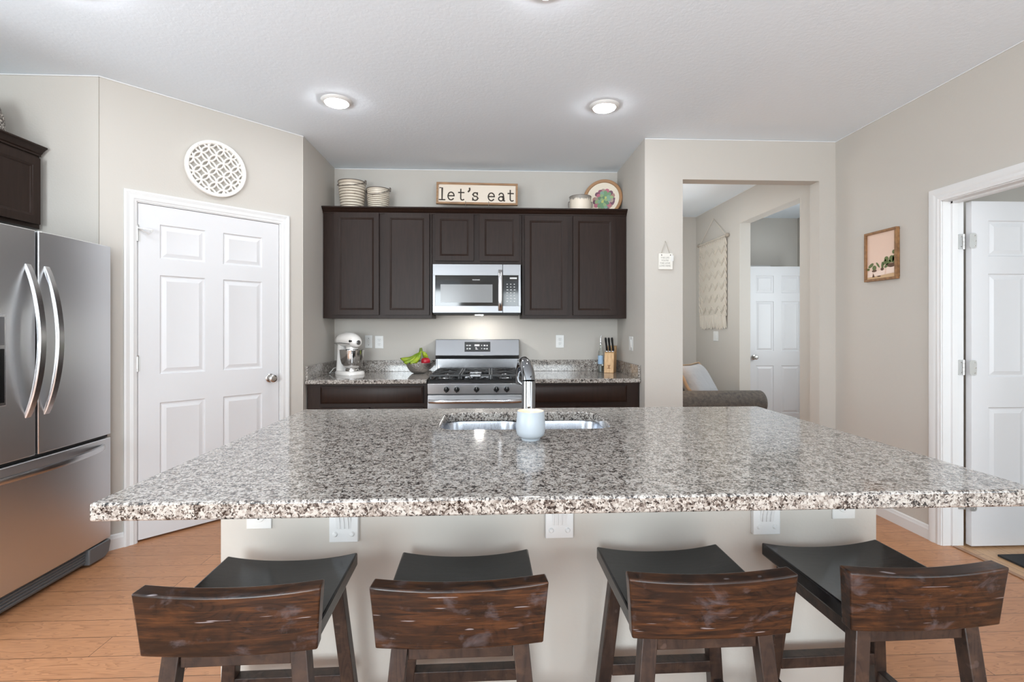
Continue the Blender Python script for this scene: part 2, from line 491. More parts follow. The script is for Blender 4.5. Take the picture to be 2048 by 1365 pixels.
for i, (x0, x1) in enumerate(((-2.45, -0.65), (0.25, 2.05))):
    mb = MB()
    for a in (x0, (x0 + x1) / 2 - 0.03, x1 - 0.06): mb.box(a, a + 0.06, -3.04, -2.99, 0.45, 2.42)
    for a in (0.45, 1.40, 2.36): mb.box(x0, x1, -3.035, -2.995, a, a + 0.06)
    struct('window_%d' % (i + 1), mb, M_trim)

# thin white paint line where the ceiling meets the walls
def strip(name, pts):
    mb = MB()
    for (x0, y0), (x1, y1) in zip(pts, pts[1:]):
        mb.bar((x0, y0, CH - 0.005), (x1, y1, CH - 0.005), 0.006, 0.007)
    struct(name, mb, M_trim, smooth=0)
strip('trim_1', [(-2.95, 2.967), (DX0, DY0 - 0.003), (DX1 + 0.002, DY1 - 0.002)])
strip('trim_2', [(-1.409, AY - 0.002), (1.179, AY - 0.002)])
strip('trim_3', [(1.18, FY - 0.002), (RX - 0.002, FY - 0.002), (RX - 0.002, -2.9)])
strip('trim_4', [(RX - 0.002, 3.9), (RX - 0.002, 6.398), (1.3, 6.398)])

# casing profile (out from the wall is -y in the wall frame)
def casing(name, x0, x1, h, w=0.062, loc=(0, 0, 0), rz=0.0, d=1.0):
    """door casing in the wall frame: opening x0..x1, height h"""
    prof = [(0.0, 0.0), (0.0, 0.011), (0.010, 0.013), (0.016, 0.017), (0.034, 0.014), (0.052, 0.020), (w, 0.018), (w, 0.0)]
    mb = MB(); n = len(prof)
    path = [(x0, 0.0, -1, 0), (x0, h, -1, 1), (x1, h, 1, 1), (x1, 0.0, 1, 0)]
    b = len(mb.v)
    for (x, z, ox, oz) in path:
        for o, t in prof: mb.v.append((x + ox * o, -t * d, z + oz * o))
    for i in range(3):
        for k in range(n):
            l = (k + 1) % n
            mb.f.append((i * n + k, i * n + l, (i + 1) * n + l, (i + 1) * n + k))
    mb.f.append(tuple(range(n))); mb.f.append(tuple(3 * n + k for k in range(n)))
    o = struct(name, mb, M_trim, smooth=25)
    o.location = loc; o.rotation_euler = (0, 0, rz)
    return o

def baseboard(name, x0, x1, loc=(0, 0, 0), rz=0.0):
    poly = [(0, 0), (-0.014, 0), (-0.014, 0.062), (-0.010, 0.070), (-0.008, 0.080), (-0.003, 0.086), (0, 0.086)]
    o = struct(name, MB().prism(poly, x0, x1, 'yz'), M_trim, smooth=25)
    o.location = loc; o.rotation_euler = (0, 0, rz)
    return o

DOOR_RINGS = [(0, 0), (0.006, 0.007), (0.014, 0.008), (0.036, 0.002), (0.038, 0.0025)]
def six_panel(mb, w, h, t, yf=0.0):
    f = w / 0.842
    xs = ((0.111 * f, 0.363 * f), (0.471 * f, 0.725 * f))
    g = h / 2.035
    zs = ((0.235 * g, 0.818 * g), (0.995 * g, 1.608 * g), (1.710 * g, 1.922 * g))
    mb.panel(0, w, 0, h, yf, t, [(a, b, c, d) for a, b in xs for c, d in zs], DOOR_RINGS)

def knob(parent, x, z, yf, s=1.0, M=M_nickel):
    mb = MB().lathe([(0, 0), (0.031, 0), (0.031, -0.004), (0.026, -0.008), (0.012, -0.010), (0.010, -0.028), (0.014, -0.034), (0.024, -0.040), (0.028, -0.050),
                     (0.026, -0.060), (0.018, -0.066), (0, -0.067)], 28, (x, yf, z), 'y')
    o = obj('door_knob', mb, M, parent)
    return o

# ---- pantry door
casing('trim_5', PD0, PD1, PDH, 0.062, (DX0, DY0, 0), DA)
mb = MB(); mb.box(PD0, PD0 + 0.006, -0.004, 0.115, 0, PDH); mb.box(PD1 - 0.006, PD1, -0.004, 0.115, 0, PDH); mb.box(PD0, PD1, -0.004, 0.115, PDH - 0.006, PDH)
mb.box(PD0, PD0 + 0.016, 0.045, 0.075, 0, PDH); mb.box(PD1 - 0.016, PD1, 0.045, 0.075, 0, PDH)
struct('trim_6', mb, M_trim, smooth=0, loc=(DX0, DY0, 0), rot=(0, 0, DA))
mb = MB(); six_panel(mb, 0.838, 2.030, 0.035)
cz = Vector((DX0 + cos(DA) * 0.181, DY0 + sin(DA) * 0.181, 0.013))
d1 = struct('door_1', mb, M_door, smooth=20, loc=tuple(cz), rot=(0, 0, DA))
knob(d1, 0.838 - 0.062, 0.918, 0.0)
for z in (1.845, 1.06, 0.25):
    mb = MB().tube([(-0.004, -0.006, z - 0.045), (-0.004, -0.006, z + 0.045)], 0.0065, 12)
    mb.tube([(-0.004, -0.006, z + 0.045), (-0.004, -0.006, z + 0.053)], [0.005, 0.0075], 12)
    mb.box(0.0, 0.012, -0.0015, 0.002, z - 0.044, z + 0.044)
    obj('door_hinge', mb, M_hinge, d1)
mb = MB().bar((-0.002, -0.010, 1.878), (0.062, -0.052, 1.868), 0.010, 0.004)
mb.tube([(0.006, -0.012, 1.872), (0.050, -0.030, 1.845)], 0.003, 8)
mb.lathe([(0, 0), (0.009, 0), (0.009, -0.012), (0, -0.012)], 14, (0.058, -0.040, 1.862), 'y')
obj('door_stop', mb, M_hinge, d1)
baseboard('baseboard_left', 0.0, PD0 - 0.06, (DX0, DY0, 0), DA)
baseboard('baseboard_left_far', PD1 + 0.06, DL, (DX0, DY0, 0), DA)

# ---- laundry doorway in the right wall: frame with local x running towards the camera
RZ = radians(-90)
casing('trim_7', -RD1, -RD0, RDH, 0.075, (RX, 0, 0), RZ)
mb = MB()
mb.box(RX - 0.004, RX + 0.124, RD1 - 0.006, RD1, 0, RDH); mb.box(RX - 0.004, RX + 0.124, RD0, RD0 + 0.006, 0, RDH); mb.box(RX - 0.004, RX + 0.124, RD0, RD1, RDH - 0.006, RDH)
mb.box(RX + 0.045, RX + 0.078, RD1 - 0.018, RD1, 0, RDH); mb.box(RX + 0.045, RX + 0.078, RD0, RD1, RDH - 0.018, RDH)
struct('trim_8', mb, M_trim, bevel=0.001)
baseboard('baseboard_right', -FY, -RD1 - 0.075, (RX, 0, 0), RZ)
baseboard('baseboard_right_near', -RD0 + 0.075, 2.95, (RX, 0, 0), RZ)
struct('trim_9', MB().box(RX + 0.045, RX + 0.075, RD0, RD1, 0, 0.006), mat('threshold', rgb(150, 112, 84), 0.4), bevel=0.002)
mb = MB(); six_panel(mb, 0.78, 2.022, 0.035)
d2 = struct('door_2', mb, M_door, smooth=20, loc=(RX + 0.136, RD1 - 0.042, 0.012))
for z in (1.790, 1.045, 0.25):
    mb = MB()
    cxl, cyl = -0.012, 0.036
    mb.tube([(cxl, cyl, z - 0.045), (cxl, cyl, z + 0.045)], 0.0065, 12)
    for k in range(4):
        mb.tube([(cxl, cyl, z - 0.045 + k * 0.0225 + 0.002), (cxl, cyl, z - 0.045 + k * 0.0225 + 0.0205)], 0.0075, 12)
    # leaf on the jamb and leaf on the edge of the door, both turned to the kitchen
    r = 0.014
    def leaf(x0, x1, y):
        pts = []
        for (sx, sz) in ((x1 - r, z + 0.045 - r), (x0 + r, z + 0.045 - r), (x0 + r, z - 0.045 + r), (x1 - r, z - 0.045 + r)):
            q = len(pts) // 5
            for a in range(5):
                t = radians(90 * q + 22.5 * a)
                pts.append((sx + r * cos(t), sz + r * sin(t)))
        mb.prism(pts, y, y + 0.003, 'xz')
    leaf(cxl - 0.040, cxl, 0.0325)
    leaf(cxl, cxl + 0.042, -0.003)
    obj('door_hinge', mb, M_hinge, d2)
    for (sx, sz, yy) in ((-0.030, 0.03, 0.032), (-0.030, -0.03, 0.032), (-0.022, 0, 0.032), (0.018, 0.03, -0.0035), (0.018, -0.03, -0.0035), (0.024, 0, -0.0035)):
        obj('hinge_screw', MB().lathe([(0, 0), (0.0035, 0), (0.0025, -0.001), (0, -0.001)], 10, (sx, yy, z + sz), 'y'), M_nickel, d2)
knob(d2, 0.78 - 0.062, 0.91, 0.0)
tag(obj('floor_mat', MB().box(2.86, 3.75, 1.75, 2.70, 0.001, 0.013), mat('mat_rubber', rgb(40, 40, 41), 0.9), bevel=0.003),
    'flat black floor mat on the light floor beyond the doorway at right', 'mat')

# ---- side room beyond the hall: open six panel door and the casings behind it
mb = MB(); six_panel(mb, 0.735, 2.030, 0.035)
d3 = struct('door_3', mb, M_door, smooth=20, loc=(3.150, 5.985, 0.012), rot=(0, 0, radians(-2)))
knob(d3, 0.075, 0.92, 0.0)
for z in (1.80, 1.05, 0.28):
    obj('door_hinge', MB().tube([(0.739, 0.0, z - 0.045), (0.739, 0.0, z + 0.045)], 0.007, 10), M_hinge, d3)
casing('trim_10', 2.86, 3.62, 2.05, 0.062, (0, 6.44, 0), 0)
struct('trim_11', MB().box(4.045, 4.06, 5.90, 5.97, 0, 2.11).box(4.045, 4.06, 5.1, 5.97, 2.05, 2.11), M_trim, bevel=0.002)
mb = MB(); six_panel(mb, 0.755, 2.03, 0.03)
struct('door_4', mb, M_door, smooth=20, loc=(2.8625, 6.408, 0.01))
baseboard('baseboard_hall', -6.4, -5.27, (RX, 0, 0), RZ)

# ================================================================== CABINETS
CAB_RINGS = [(0, 0), (0.003, 0.004), (0.009, 0.005), (0.012, 0.010)]
def cab_door(parent, x0, x1, z0, z1, yf, fr=0.044, name='door', label=None):
    mb = MB().panel(x0, x1, z0, z1, yf - 0.008, 0.022, [(x0 + fr, x1 - fr, z0 + fr, z1 - fr)], CAB_RINGS)
    return obj(name, mb, M_cab, parent, bevel=0.005, seg=3, smooth=30)
def crown(parent, x0, x1, yb, yf, z, ret_l=False, ret_r=False):
    """crown moulding along the front of a cabinet, facing -y, with optional end returns"""
    prof = [(0.0, 0.0), (0.008, 0.0), (0.008, 0.010), (0.014, 0.014), (0.020, 0.024), (0.036, 0.038), (0.044, 0.042), (0.044, 0.050), (0.0, 0.050)]
    mb = MB(); path = []
    if ret_l: path += [(x0, yb, -1, 0, z), (x0, yf, -1, -1, z)]
    else: path += [(x0, yf, 0, -1, z)]
    if ret_r: path += [(x1, yf, 1, -1, z), (x1, yb, 1, 0, z)]
    else: path += [(x1, yf, 0, -1, z)]
    mb.sweep(prof, path)
    return obj('crown_moulding', mb, M_cab, parent, smooth=25)

UY = 4.28    # face frame of the wall cabinets
UT = 2.285
def wall_cab(name, label, x0, x1, z0, doors):
    t = thing(name, label, 'cabinet', ((x0 + x1) / 2, UY, z0), 0, 'dark wall cabinets above the range')
    c = (x0 + x1) / 2
    mb = MB().box(x0 - c, x1 - c, 0.0, AY - UY - 0.004, 0, UT - z0)
    obj('cabinet_body', mb, M_cab, t, bevel=0.0015)
    for (a, b, za, zb) in doors:
        cab_door(t, a - c, b - c, za - z0, zb - z0, -0.020)
    return t
wc1 = wall_cab('wall_cabinet', 'dark brown double door wall cabinet left of the microwave above the mixer', -1.406, -0.494, 1.372, [(-1.308, -0.936, 1.400, 2.262), (-0.888, -0.515, 1.400, 2.262)])
wc2 = wall_cab('wall_cabinet', 'short dark brown double door wall cabinet directly above the microwave', -0.492, 0.270, 1.829, [(-0.468, -0.140, 1.860, 2.258), (-0.090, 0.246, 1.860, 2.258)])
wc3 = wall_cab('wall_cabinet', 'dark brown double door wall cabinet right of the microwave above the knife block', 0.272, 1.176, 1.372, [(0.295, 0.662, 1.400, 2.250), (0.710, 1.080, 1.400, 2.250)])
t = thing('crown_moulding', 'dark brown crown moulding running along the top of the three wall cabinets', 'moulding', (0, UY, UT - 0.028))
prof = [(0.0, 0.0), (0.006, 0.0), (0.006, 0.010), (0.012, 0.014), (0.020, 0.026), (0.034, 0.040), (0.042, 0.044), (0.042, 0.054), (0.0, 0.054)]
obj('moulding_run', MB().sweep(prof, [(-1.407, -0.001, 0, -1, 0), (1.177, -0.001, 0, -1, 0)]), M_cab, t, smooth=25)

# base cabinets
BY = 3.90
def base_cab(label, x0, x1, dx0, dx1):
    c = (x0 + x1) / 2
    t = thing('base_cabinet', label, 'cabinet', (c, BY, 0.0), 0, 'dark base cabinets beside the range')
    mb = MB().box(x0 - c, x1 - c, 0, AY - BY - 0.004, 0.10, 0.860).box(x0 - c + 0.01, x1 - c - 0.01, 0.07, AY - BY - 0.02, 0.0, 0.10)
    obj('cabinet_body', mb, M_cab, t, bevel=0.0015)
    mb = MB().panel(dx0 - c, dx1 - c, 0.708, 0.843, -0.018, 0.017, [(dx0 - c + 0.002, dx1 - c - 0.002, 0.710, 0.841)], [(0, 0.004), (0.010, 0.0), (0.016, -0.003)])
    obj('drawer', mb, M_cab, t, smooth=30)
    m = (dx0 + dx1) / 2
    cab_door(t, dx0 - c, m - 0.018 - c, 0.13, 0.680, -0.020)
    cab_door(t, m + 0.018 - c, dx1 - c, 0.13, 0.680, -0.020)
    return t
base_cab('dark brown base cabinet left of the range, below the mixer and fruit bowl', -1.400, -0.488, -1.298, -0.516)
base_cab('dark brown base cabinet right of the range, below the knife block', 0.262, 1.172, 0.300, 1.074)

# back worktops with upstands
CT = 0.895
def back_top(label, x0, x1, side):
    t = thing('worktop', label, 'worktop', ((x0 + x1) / 2, AY, CT), 0, 'granite worktops along the back wall')
    c = (x0 + x1) / 2
    obj('slab', MB().box(x0 - c, x1 - c, 3.862 - AY, -0.003, -0.033, 0.0), M_granite, t, bevel=0.004, seg=3)
    obj('upstand', MB().box(x0 - c, x1 - c, -0.024, -0.003, 0.0, 0.102), M_granite, t, bevel=0.002)
    if side < 0: obj('upstand', MB().box(x0 - c, x0 - c + 0.020, 3.870 - AY, -0.025, 0.0, 0.102), M_granite, t, bevel=0.002)
    else: obj('upstand', MB().box(x1 - c - 0.020, x1 - c, 3.870 - AY, -0.025, 0.0, 0.102), M_granite, t, bevel=0.002)
back_top('speckled granite worktop left of the range under mixer and fruit bowl', -1.407, -0.487, -1)
back_top('speckled granite worktop right of the range under the knife block', 0.259, 1.177, 1)

# cabinet over the fridge, facing +x
t = thing('fridge_cabinet', 'dark brown wall cabinet with crown moulding above the fridge', 'cabinet', (-2.55, 2.48, 1.85), radians(90))
obj('cabinet_body', MB().box(-0.455, 0.466, 0, 0.395, 0, 0.425), M_cab, t, bevel=0.0015)
cab_door(t, 0.012, 0.440, 0.020, 0.390, -0.020)
cab_door(t, -0.430, -0.012, 0.020, 0.390, -0.020)
crown(t, -0.455, 0.466, 0.395, -0.001, 0.410, True, False)
mb = MB().lathe([(0, 0), (0.072, 0.0), (0.086, 0.02), (0.092, 0.09), (0.088, 0.15), (0.074, 0.20), (0.055, 0.235), (0.050, 0.25), (0.056, 0.262), (0.050, 0.262), (0.044, 0.25), (0, 0.24)], 40)
M_vase = mat('woven_vase', rgb(175, 168, 160), 0.8)
v = coords(M_vase, (1, 1, 1))
vo = N(M_vase, 'ShaderNodeTexVoronoi'); vo.inputs['Scale'].default_value = 90; L(M_vase, v, vo.inputs['Vector'])
col_in(M_vase, ramp(M_vase, vo.outputs['Distance'], [(0.25, rgb(206, 200, 192)), (0.6, rgb(88, 82, 78))]))
bump(M_vase, vo.outputs['Distance'], 0.5, 0.004)
tag(obj('woven_vase', mb, M_vase, loc=(-2.70, 2.775, 2.276)), 'grey and white patterned vase on top of the fridge cabinet', 'vase')

# ================================================================== ISLAND
IX0, IX1, IY0, IY1, IT = -0.862, 1.289, 1.112, 2.353, 0.914
IBY = 1.47
t = thing('kitchen_island', 'greige painted kitchen island base under the granite worktop', 'island', (0.2, 1.9, 0))
obj('island_wall', MB().box(-0.772 - 0.2, 1.172 - 0.2, IBY - 1.9, 1.60 - 1.9, 0, 0.873), M_wall, t, smooth=0)
obj('island_body', MB().box(-0.765 - 0.2, -0.735 - 0.2, 1.601 - 1.9, 2.30 - 1.9, 0.0, 0.873).box(1.135 - 0.2, 1.165 - 0.2, 1.601 - 1.9, 2.30 - 1.9, 0, 0.873).box(-0.735 - 0.2, 1.135 - 0.2, 2.26 - 1.9, 2.30 - 1.9, 0.10, 0.873)
    .box(-0.735 - 0.2, 1.135 - 0.2, 2.20 - 1.9, 2.22 - 1.9, 0.0, 0.10), M_cab, t, smooth=0)
for (a, b) in ((-0.72, -0.26), (-0.24, 0.12), (0.14, 0.52), (0.54, 1.12)):
    mb = MB().panel(-(b - 0.2), -(a - 0.2), 0.13, 0.84, -0.419, 0.018, [(-(b - 0.2) + 0.05, -(a - 0.2) - 0.05, 0.18, 0.79)], CAB_RINGS)
    mb.v = [(-x, -y, z) for x, y, z in mb.v]
    obj('door', mb, M_cab, t, smooth=30)
# corbels under the overhang
def corbel(x):
    k = MB()
    k.box(x - 0.041, x + 0.041, -0.447, -0.431, 0.676, 0.872)          # back plate
    k.box(x - 0.041, x + 0.041, -0.70, -0.431, 0.858, 0.872)           # top plate
    o = obj('corbel', k, M_trim, t, bevel=0.002)
    poly = []
    for i in range(13):
        a = radians(90 * i / 12)
        poly.append((-0.447 - 0.235 * (1 - cos(a)) ** 1.0, 0.715 + 0.143 * sin(a)))
    poly += [(-0.447, 0.858)]
    br = MB().prism(poly, x - 0.021, x + 0.021, 'yz')
    for q in (-0.012, 0.0, 0.012):
        pp = [(y - 0.004 if z < 0.857 else y, z) for y, z in poly]
        br.prism(pp, x + q - 0.003, x + q + 0.003, 'yz')
    obj('bracket', br, M_trim, o, smooth=30)
    for q in (-0.024, 0.024):
        bt = MB().lathe([(0, -0.006), (0.005, -0.005), (0.008, 0.0), (0.008, 0.001), (0, 0.001)], 14, (x + q, -0.447, 0.700), 'y')
        obj('bolt_cap', bt, M_trim, o)
for x in (-0.420, 0.2025, 0.823): corbel(x - 0.2)

# outlets and switches, facing -y in their own frame
def outlet_parts(t, kind='outlet', off=(0, 0, 0), wd=0.070, ht=0.115):
    ox, oy, oz = off
    p = obj('face_plate', MB().box(ox - wd / 2, ox + wd / 2, oy - 0.005, oy, oz - ht / 2, oz + ht / 2), M_plastic, t, bevel=0.002, seg=3)
    if kind == 'outlet':
        for s in (0.0195, -0.0195):
            k = obj('socket', MB().lathe([(0, -0.0075), (0.0155, -0.0075), (0.0168, -0.006), (0.0168, -0.004), (0, -0.004)], 24, (ox, oy, oz + s), 'y'), M_plastic, t)
            for q in (-0.0065, 0.0065): obj('slot', MB().box(ox + q - 0.001, ox + q + 0.001, oy - 0.0080, oy - 0.007, oz + s, oz + s + 0.009), M_slot, k, smooth=0)
            obj('slot', MB().lathe([(0, -0.0080), (0.0025, -0.0080), (0.0025, -0.007), (0, -0.007)], 10, (ox, oy, oz + s - 0.007), 'y'), M_slot, k, smooth=0)
    elif kind == 'rocker':
        mb = MB().hexa([(ox - 0.016, oy - 0.007, oz - 0.033), (ox + 0.016, oy - 0.007, oz - 0.033), (ox + 0.016, oy - 0.004, oz - 0.033), (ox - 0.016, oy - 0.004, oz - 0.033)],
                       [(ox - 0.016, oy - 0.010, oz + 0.033), (ox + 0.016, oy - 0.010, oz + 0.033), (ox + 0.016, oy - 0.004, oz + 0.033), (ox - 0.016, oy - 0.004, oz + 0.033)])
        obj('rocker', mb, M_plastic, t, bevel=0.001)
    else:
        obj('toggle', MB().box(ox - 0.005, ox + 0.005, oy - 0.015, oy - 0.004, oz - 0.002, oz + 0.012), M_plastic, t, bevel=0.001)
        for q in (-0.03, 0.03): obj('screw', MB().lathe([(0, -0.006), (0.003, -0.006), (0.003, -0.004), (0, -0.004)], 10, (ox, oy, oz + q), 'y'), M_slot, t)
for x in (-0.663, 1.068):
    ho = obj('outlet', MB().box(x - 0.2 - 0.035, x - 0.2 + 0.035, -0.435, -0.430, 0.714, 0.829), M_plastic, t, bevel=0.002, seg=3)
    for s in (0.79, 0.751):
        obj('socket', MB().lathe([(0, -0.0035), (0.0155, -0.0035), (0.0168, -0.002), (0.0168, 0.0), (0, 0.0)], 24, (x - 0.2, -0.435, s), 'y'), M_plastic, ho)
        for q in (-0.0065, 0.0065): obj('slot', MB().box(x - 0.2 + q - 0.001, x - 0.2 + q + 0.001, -0.4392, -0.438, s, s + 0.009), M_slot, ho, smooth=0)
        obj('slot', MB().lathe([(0, -0.0042), (0.0025, -0.0042), (0.0025, -0.003), (0, -0.003)], 10, (x - 0.2, -0.435, s - 0.007), 'y'), M_slot, ho, smooth=0)

# island worktop with the sink cut-out
HX0, HX1, HY0, HY1 = -0.192, 0.466, 1.862, 2.232
def rounded_ray(cx, cy, hw, hh, r, a):
    """point of a rounded rectangle outline along angle a"""
    lo, hi = 0.0, 2.0
    for _ in range(40):
        m = (lo + hi) / 2; x, y = abs(m * cos(a)), abs(m * sin(a))
        qx, qy = max(x - hw + r, 0), max(y - hh + r, 0)
        ins = x <= hw and y <= hh and (qx * qx + qy * qy <= r * r)
        if ins: lo = m
        else: hi = m
    return (cx + lo * cos(a), cy + lo * sin(a))
def outer_ray(cx, cy, a):
    best = 9.0
    dx, dy = cos(a), sin(a)
    for lim, d, c in ((IX1, dx, cx), (IX0, dx, cx), (IY1, dy, cy), (IY0, dy, cy)):
        if abs(d) > 1e-9:
            tt = (lim - c) / d
            if tt > 1e-6: best = min(best, tt)
    return (cx + best * dx, cy + best * dy)
hcx, hcy = (HX0 + HX1) / 2, (HY0 + HY1) / 2
ang = [2 * pi * k / 96 for k in range(96)] + [atan2(y - hcy, x - hcx) % (2 * pi) for x in (IX0, IX1) for y in (IY0, IY1)]
ang = sorted(ang)
mb = MB(); n = len(ang)
for z in (IT, IT - 0.040):
    for a in ang: p = outer_ray(hcx, hcy, a); mb.v.append((p[0], p[1], z))
    for a in ang: p = rounded_ray(hcx, hcy, (HX1 - HX0) / 2, (HY1 - HY0) / 2, 0.075, a); mb.v.append((p[0], p[1], z))
for k in range(n):
    l = (k + 1) % n
    mb.f += [(k, l, n + l, n + k), (2 * n + l, 2 * n + k, 3 * n + k, 3 * n + l), (k, 2 * n + k, 2 * n + l, l), (n + l, 3 * n + l, 3 * n + k, n + k)]
top = obj('worktop', mb, M_granite, bevel=0.006, seg=3, smooth=40)
tag(top, 'large speckled granite island worktop with sink cut-out', 'worktop')

# double bowl sink
t = thing('sink', 'stainless steel double bowl sink set under the island worktop', 'sink', (hcx, hcy, IT - 0.041))
def bowl(x0, x1, y0, y1, r, depth):
    mb = MB(); c = ((x0 + x1) / 2, (y0 + y1) / 2); A = [2 * pi * k / 64 for k in range(64)]
    loops = []
    for (ins, z, rr) in ((-0.012, 0.0, r + 0.01), (0.0, 0.0, r), (0.003, -0.012, r), (0.010, -depth + 0.03, r), (0.020, -depth + 0.008, r), (0.045, -depth, r)):
        loops.append([(*rounded_ray(c[0], c[1], (x1 - x0) / 2 - ins, (y1 - y0) / 2 - ins, rr, a), z) for a in A])
    for q in loops: mb.v += q
    for i in range(len(loops) - 1):
        for k in range(64):
            l = (k + 1) % 64
            mb.f.append((i * 64 + k, i * 64 + l, (i + 1) * 64 + l, (i + 1) * 64 + k))
    mb.f.append(tuple((len(loops) - 1) * 64 + k for k in range(64)))
    o = obj('bowl', mb, M_sink, t, smooth=50)
    obj('drain', MB().lathe([(0, 0.003), (0.018, 0.003), (0.022, 0.006), (0.042, 0.005), (0.045, 0.001), (0, 0.001)], 28, (c[0], c[1], -depth)), M_chrome, o)
bowl(-0.338, -0.010, -0.192, 0.192, 0.07, 0.20)
bowl(0.014, 0.338, -0.192, 0.192, 0.07, 0.20)

# faucet
t = thing('faucet', 'tall chrome pull-out kitchen faucet behind the white candle', 'faucet', (0.138, 1.797, IT))
obj('body', MB().lathe([(0, 0), (0.032, 0), (0.032, 0.006), (0.026, 0.012), (0.0245, 0.03), (0.0245, 0.180), (0.0235, 0.184), (0.0235, 0.187), (0, 0.187)], 36), M_chrome, t)
sp = [(0, 0, 0.187), (0, 0.004, 0.203), (-0.003, 0.018, 0.225), (-0.007, 0.040, 0.242), (-0.011, 0.072, 0.250), (-0.015, 0.104, 0.247), (-0.018, 0.134, 0.232), (-0.020, 0.157, 0.208), (-0.021, 0.170, 0.180), (-0.022, 0.175, 0.158)]
obj('spout', MB().tube(sp, [0.0245, 0.0242, 0.0235, 0.0225, 0.0205, 0.019, 0.018, 0.0175, 0.017, 0.016], 24), M_chrome, t, smooth=50)
obj('lever', MB().tube([(-0.018, 0.010, 0.172), (-0.032, 0.022, 0.182), (-0.036, 0.026, 0.196), (-0.032, 0.030, 0.212), (-0.026, 0.03, 0.220)], [0.007, 0.006, 0.005, 0.0045, 0.003], 12), M_chrome, t, smooth=50)
obj('spray_button', MB().lathe([(0, -0.003), (0.003, -0.003), (0.003, 0.003), (0, 0.003)], 12, (0.010, -0.0225, 0.206), 'y'), M_black, t)
obj('badge', MB().lathe([(0, -0.0012), (0.0085, -0.001), (0.009, 0.001), (0, 0.001)], 20, (0.001, -0.0245, 0.085), 'y'), M_nickel, t)

# candle
M_mwsteel = steel('microwave_steel', rgb(126, 126, 128), 0.3, (3, 3, 260))
M_cer = mat('white_ceramic', rgb(168, 175, 182), 0.35)
t = thing('candle', 'lit white ceramic candle on the island in front of the faucet', 'candle', (0.1365, 1.684, IT))
obj('cup', MB().lathe([(0, 0), (0.030, 0), (0.032, 0.004), (0.030, 0.006), (0.038, 0.011), (0.046, 0.019), (0.049, 0.032), (0.049, 0.055), (0.0455, 0.096), (0.0440, 0.098), (0.0425, 0.096), (0.0455, 0.055), (0.044, 0.05), (0, 0.05)], 48), M_cer, t, smooth=50)
M_wax = mat('candle_wax', rgb(255, 205, 140), 0.5)
B(M_wax).inputs['Emission Color'].default_value = (1.0, 0.52, 0.2, 1); B(M_wax).inputs['Emission Strength'].default_value = 0.6  # emission stands in for the flame light glowing in the wax
obj('wax', MB().lathe([(0, 0.070), (0.030, 0.070), (0.043, 0.072), (0.0425, 0.054), (0, 0.054)], 40), M_wax, t)
obj('wick', MB().tube([(0, 0, 0.069), (0.001, 0, 0.078)], 0.0012, 6), M_black, t)
obj('flame', MB().lathe([(0, 0.076), (0.003, 0.079), (0.0042, 0.083), (0.003, 0.088), (0, 0.094)], 14), emit('flame', (1.0, 0.55, 0.18, 1), 5), t)
pl = bpy.data.lights.new('candle_light', 'POINT'); pl.energy = 0.07; pl.color = (1.0, 0.55, 0.22); pl.shadow_soft_size = 0.006
po = bpy.data.objects.new('candle_light', pl); link(po, t); po.location = (0, 0, 0.099)

# ================================================================== APPLIANCES
# ---- fridge, facing +x (local x runs away from the camera)
t = thing('refrigerator', 'stainless steel French door refrigerator with bottom freezer drawer', 'refrigerator', (-2.155, 2.48, 0), radians(90))
obj('body', MB().box(-0.452, 0.452, 0.062, 0.78, 0.02, 1.735), M_greyplastic, t, bevel=0.003)
obj('door_gap_shade', MB().box(-0.445, 0.445, 0.0615, 0.0618, 0.10, 1.735).box(-0.024, -0.011, 0.01, 0.06, 0.69, 1.75).box(-0.45, 0.45, 0.012, 0.06, 0.675, 0.687), M_blackmatte, t, smooth=0)  # black sheet and strips put in for the shade in the door gaps
def slab(x0, x1, z0, z1, bulge):
    mb = MB(); nn = 10; prof = []
    for i in range(nn + 1):
        s = i / nn; x = x0 + (x1 - x0) * s
        g = (2 * ((x + 0.46) / 0.92) - 1)
        prof.append((x, -bulge * (1 - g * g)))
    poly = prof + [(x1, 0.058), (x0, 0.058)]
    return mb.prism(poly, z0, z1, 'xy')
BU = 0.012
dl = obj('door', slab(-0.460, -0.025, 0.690, 1.753, BU), M_fridge, t, bevel=0.004)
dr = obj('door', slab(-0.010, 0.460, 0.690, 1.753, BU), M_fridge, t, bevel=0.004)
fz = obj('freezer_drawer', slab(-0.460, 0.460, 0.105, 0.672, BU), M_fridge, t, bevel=0.004)
def bow(pts_fn, w, th, n=24):
    """flat bar that bows off the door"""
    mb = MB(); pts = [pts_fn(i / n) for i in range(n + 1)]
    return pts
def vhandle(parent, x, lean):
    mb = MB(); n = 28; b = 0
    for i in range(n + 1):
        s = i / n; z = 0.875 + (1.588 - 0.875) * s
        q = 1 - (2 * s - 1) ** 2
        y = -0.014 - 0.068 * q ** 0.9
        th = 0.013
        w = 0.0155 + 0.003 * q
        xx = x
        for (ax, ay) in ((-w, th), (-w, 0.004), (-w * 0.8, -0.001), (w * 0.8, -0.001), (w, 0.004), (w, th)):
            mb.v.append((xx + ax, y + ay, z))
    m = 6
    for i in range(n):
        for k in range(m):
            l = (k + 1) % m
            mb.f.append((i * m + k, i * m + l, (i + 1) * m + l, (i + 1) * m + k))
    mb.f.append(tuple(range(m))); mb.f.append(tuple(n * m + k for k in range(m)))
    for z in (0.883, 1.580):
        mb.box(x - 0.0135, x + 0.0135, -0.014, -0.002, z - 0.008, z + 0.008)
    obj('handle', mb, M_handle, parent, smooth=50)
vhandle(dl, -0.064, 0); vhandle(dr, 0.034, 0)
mb = MB(); n = 30
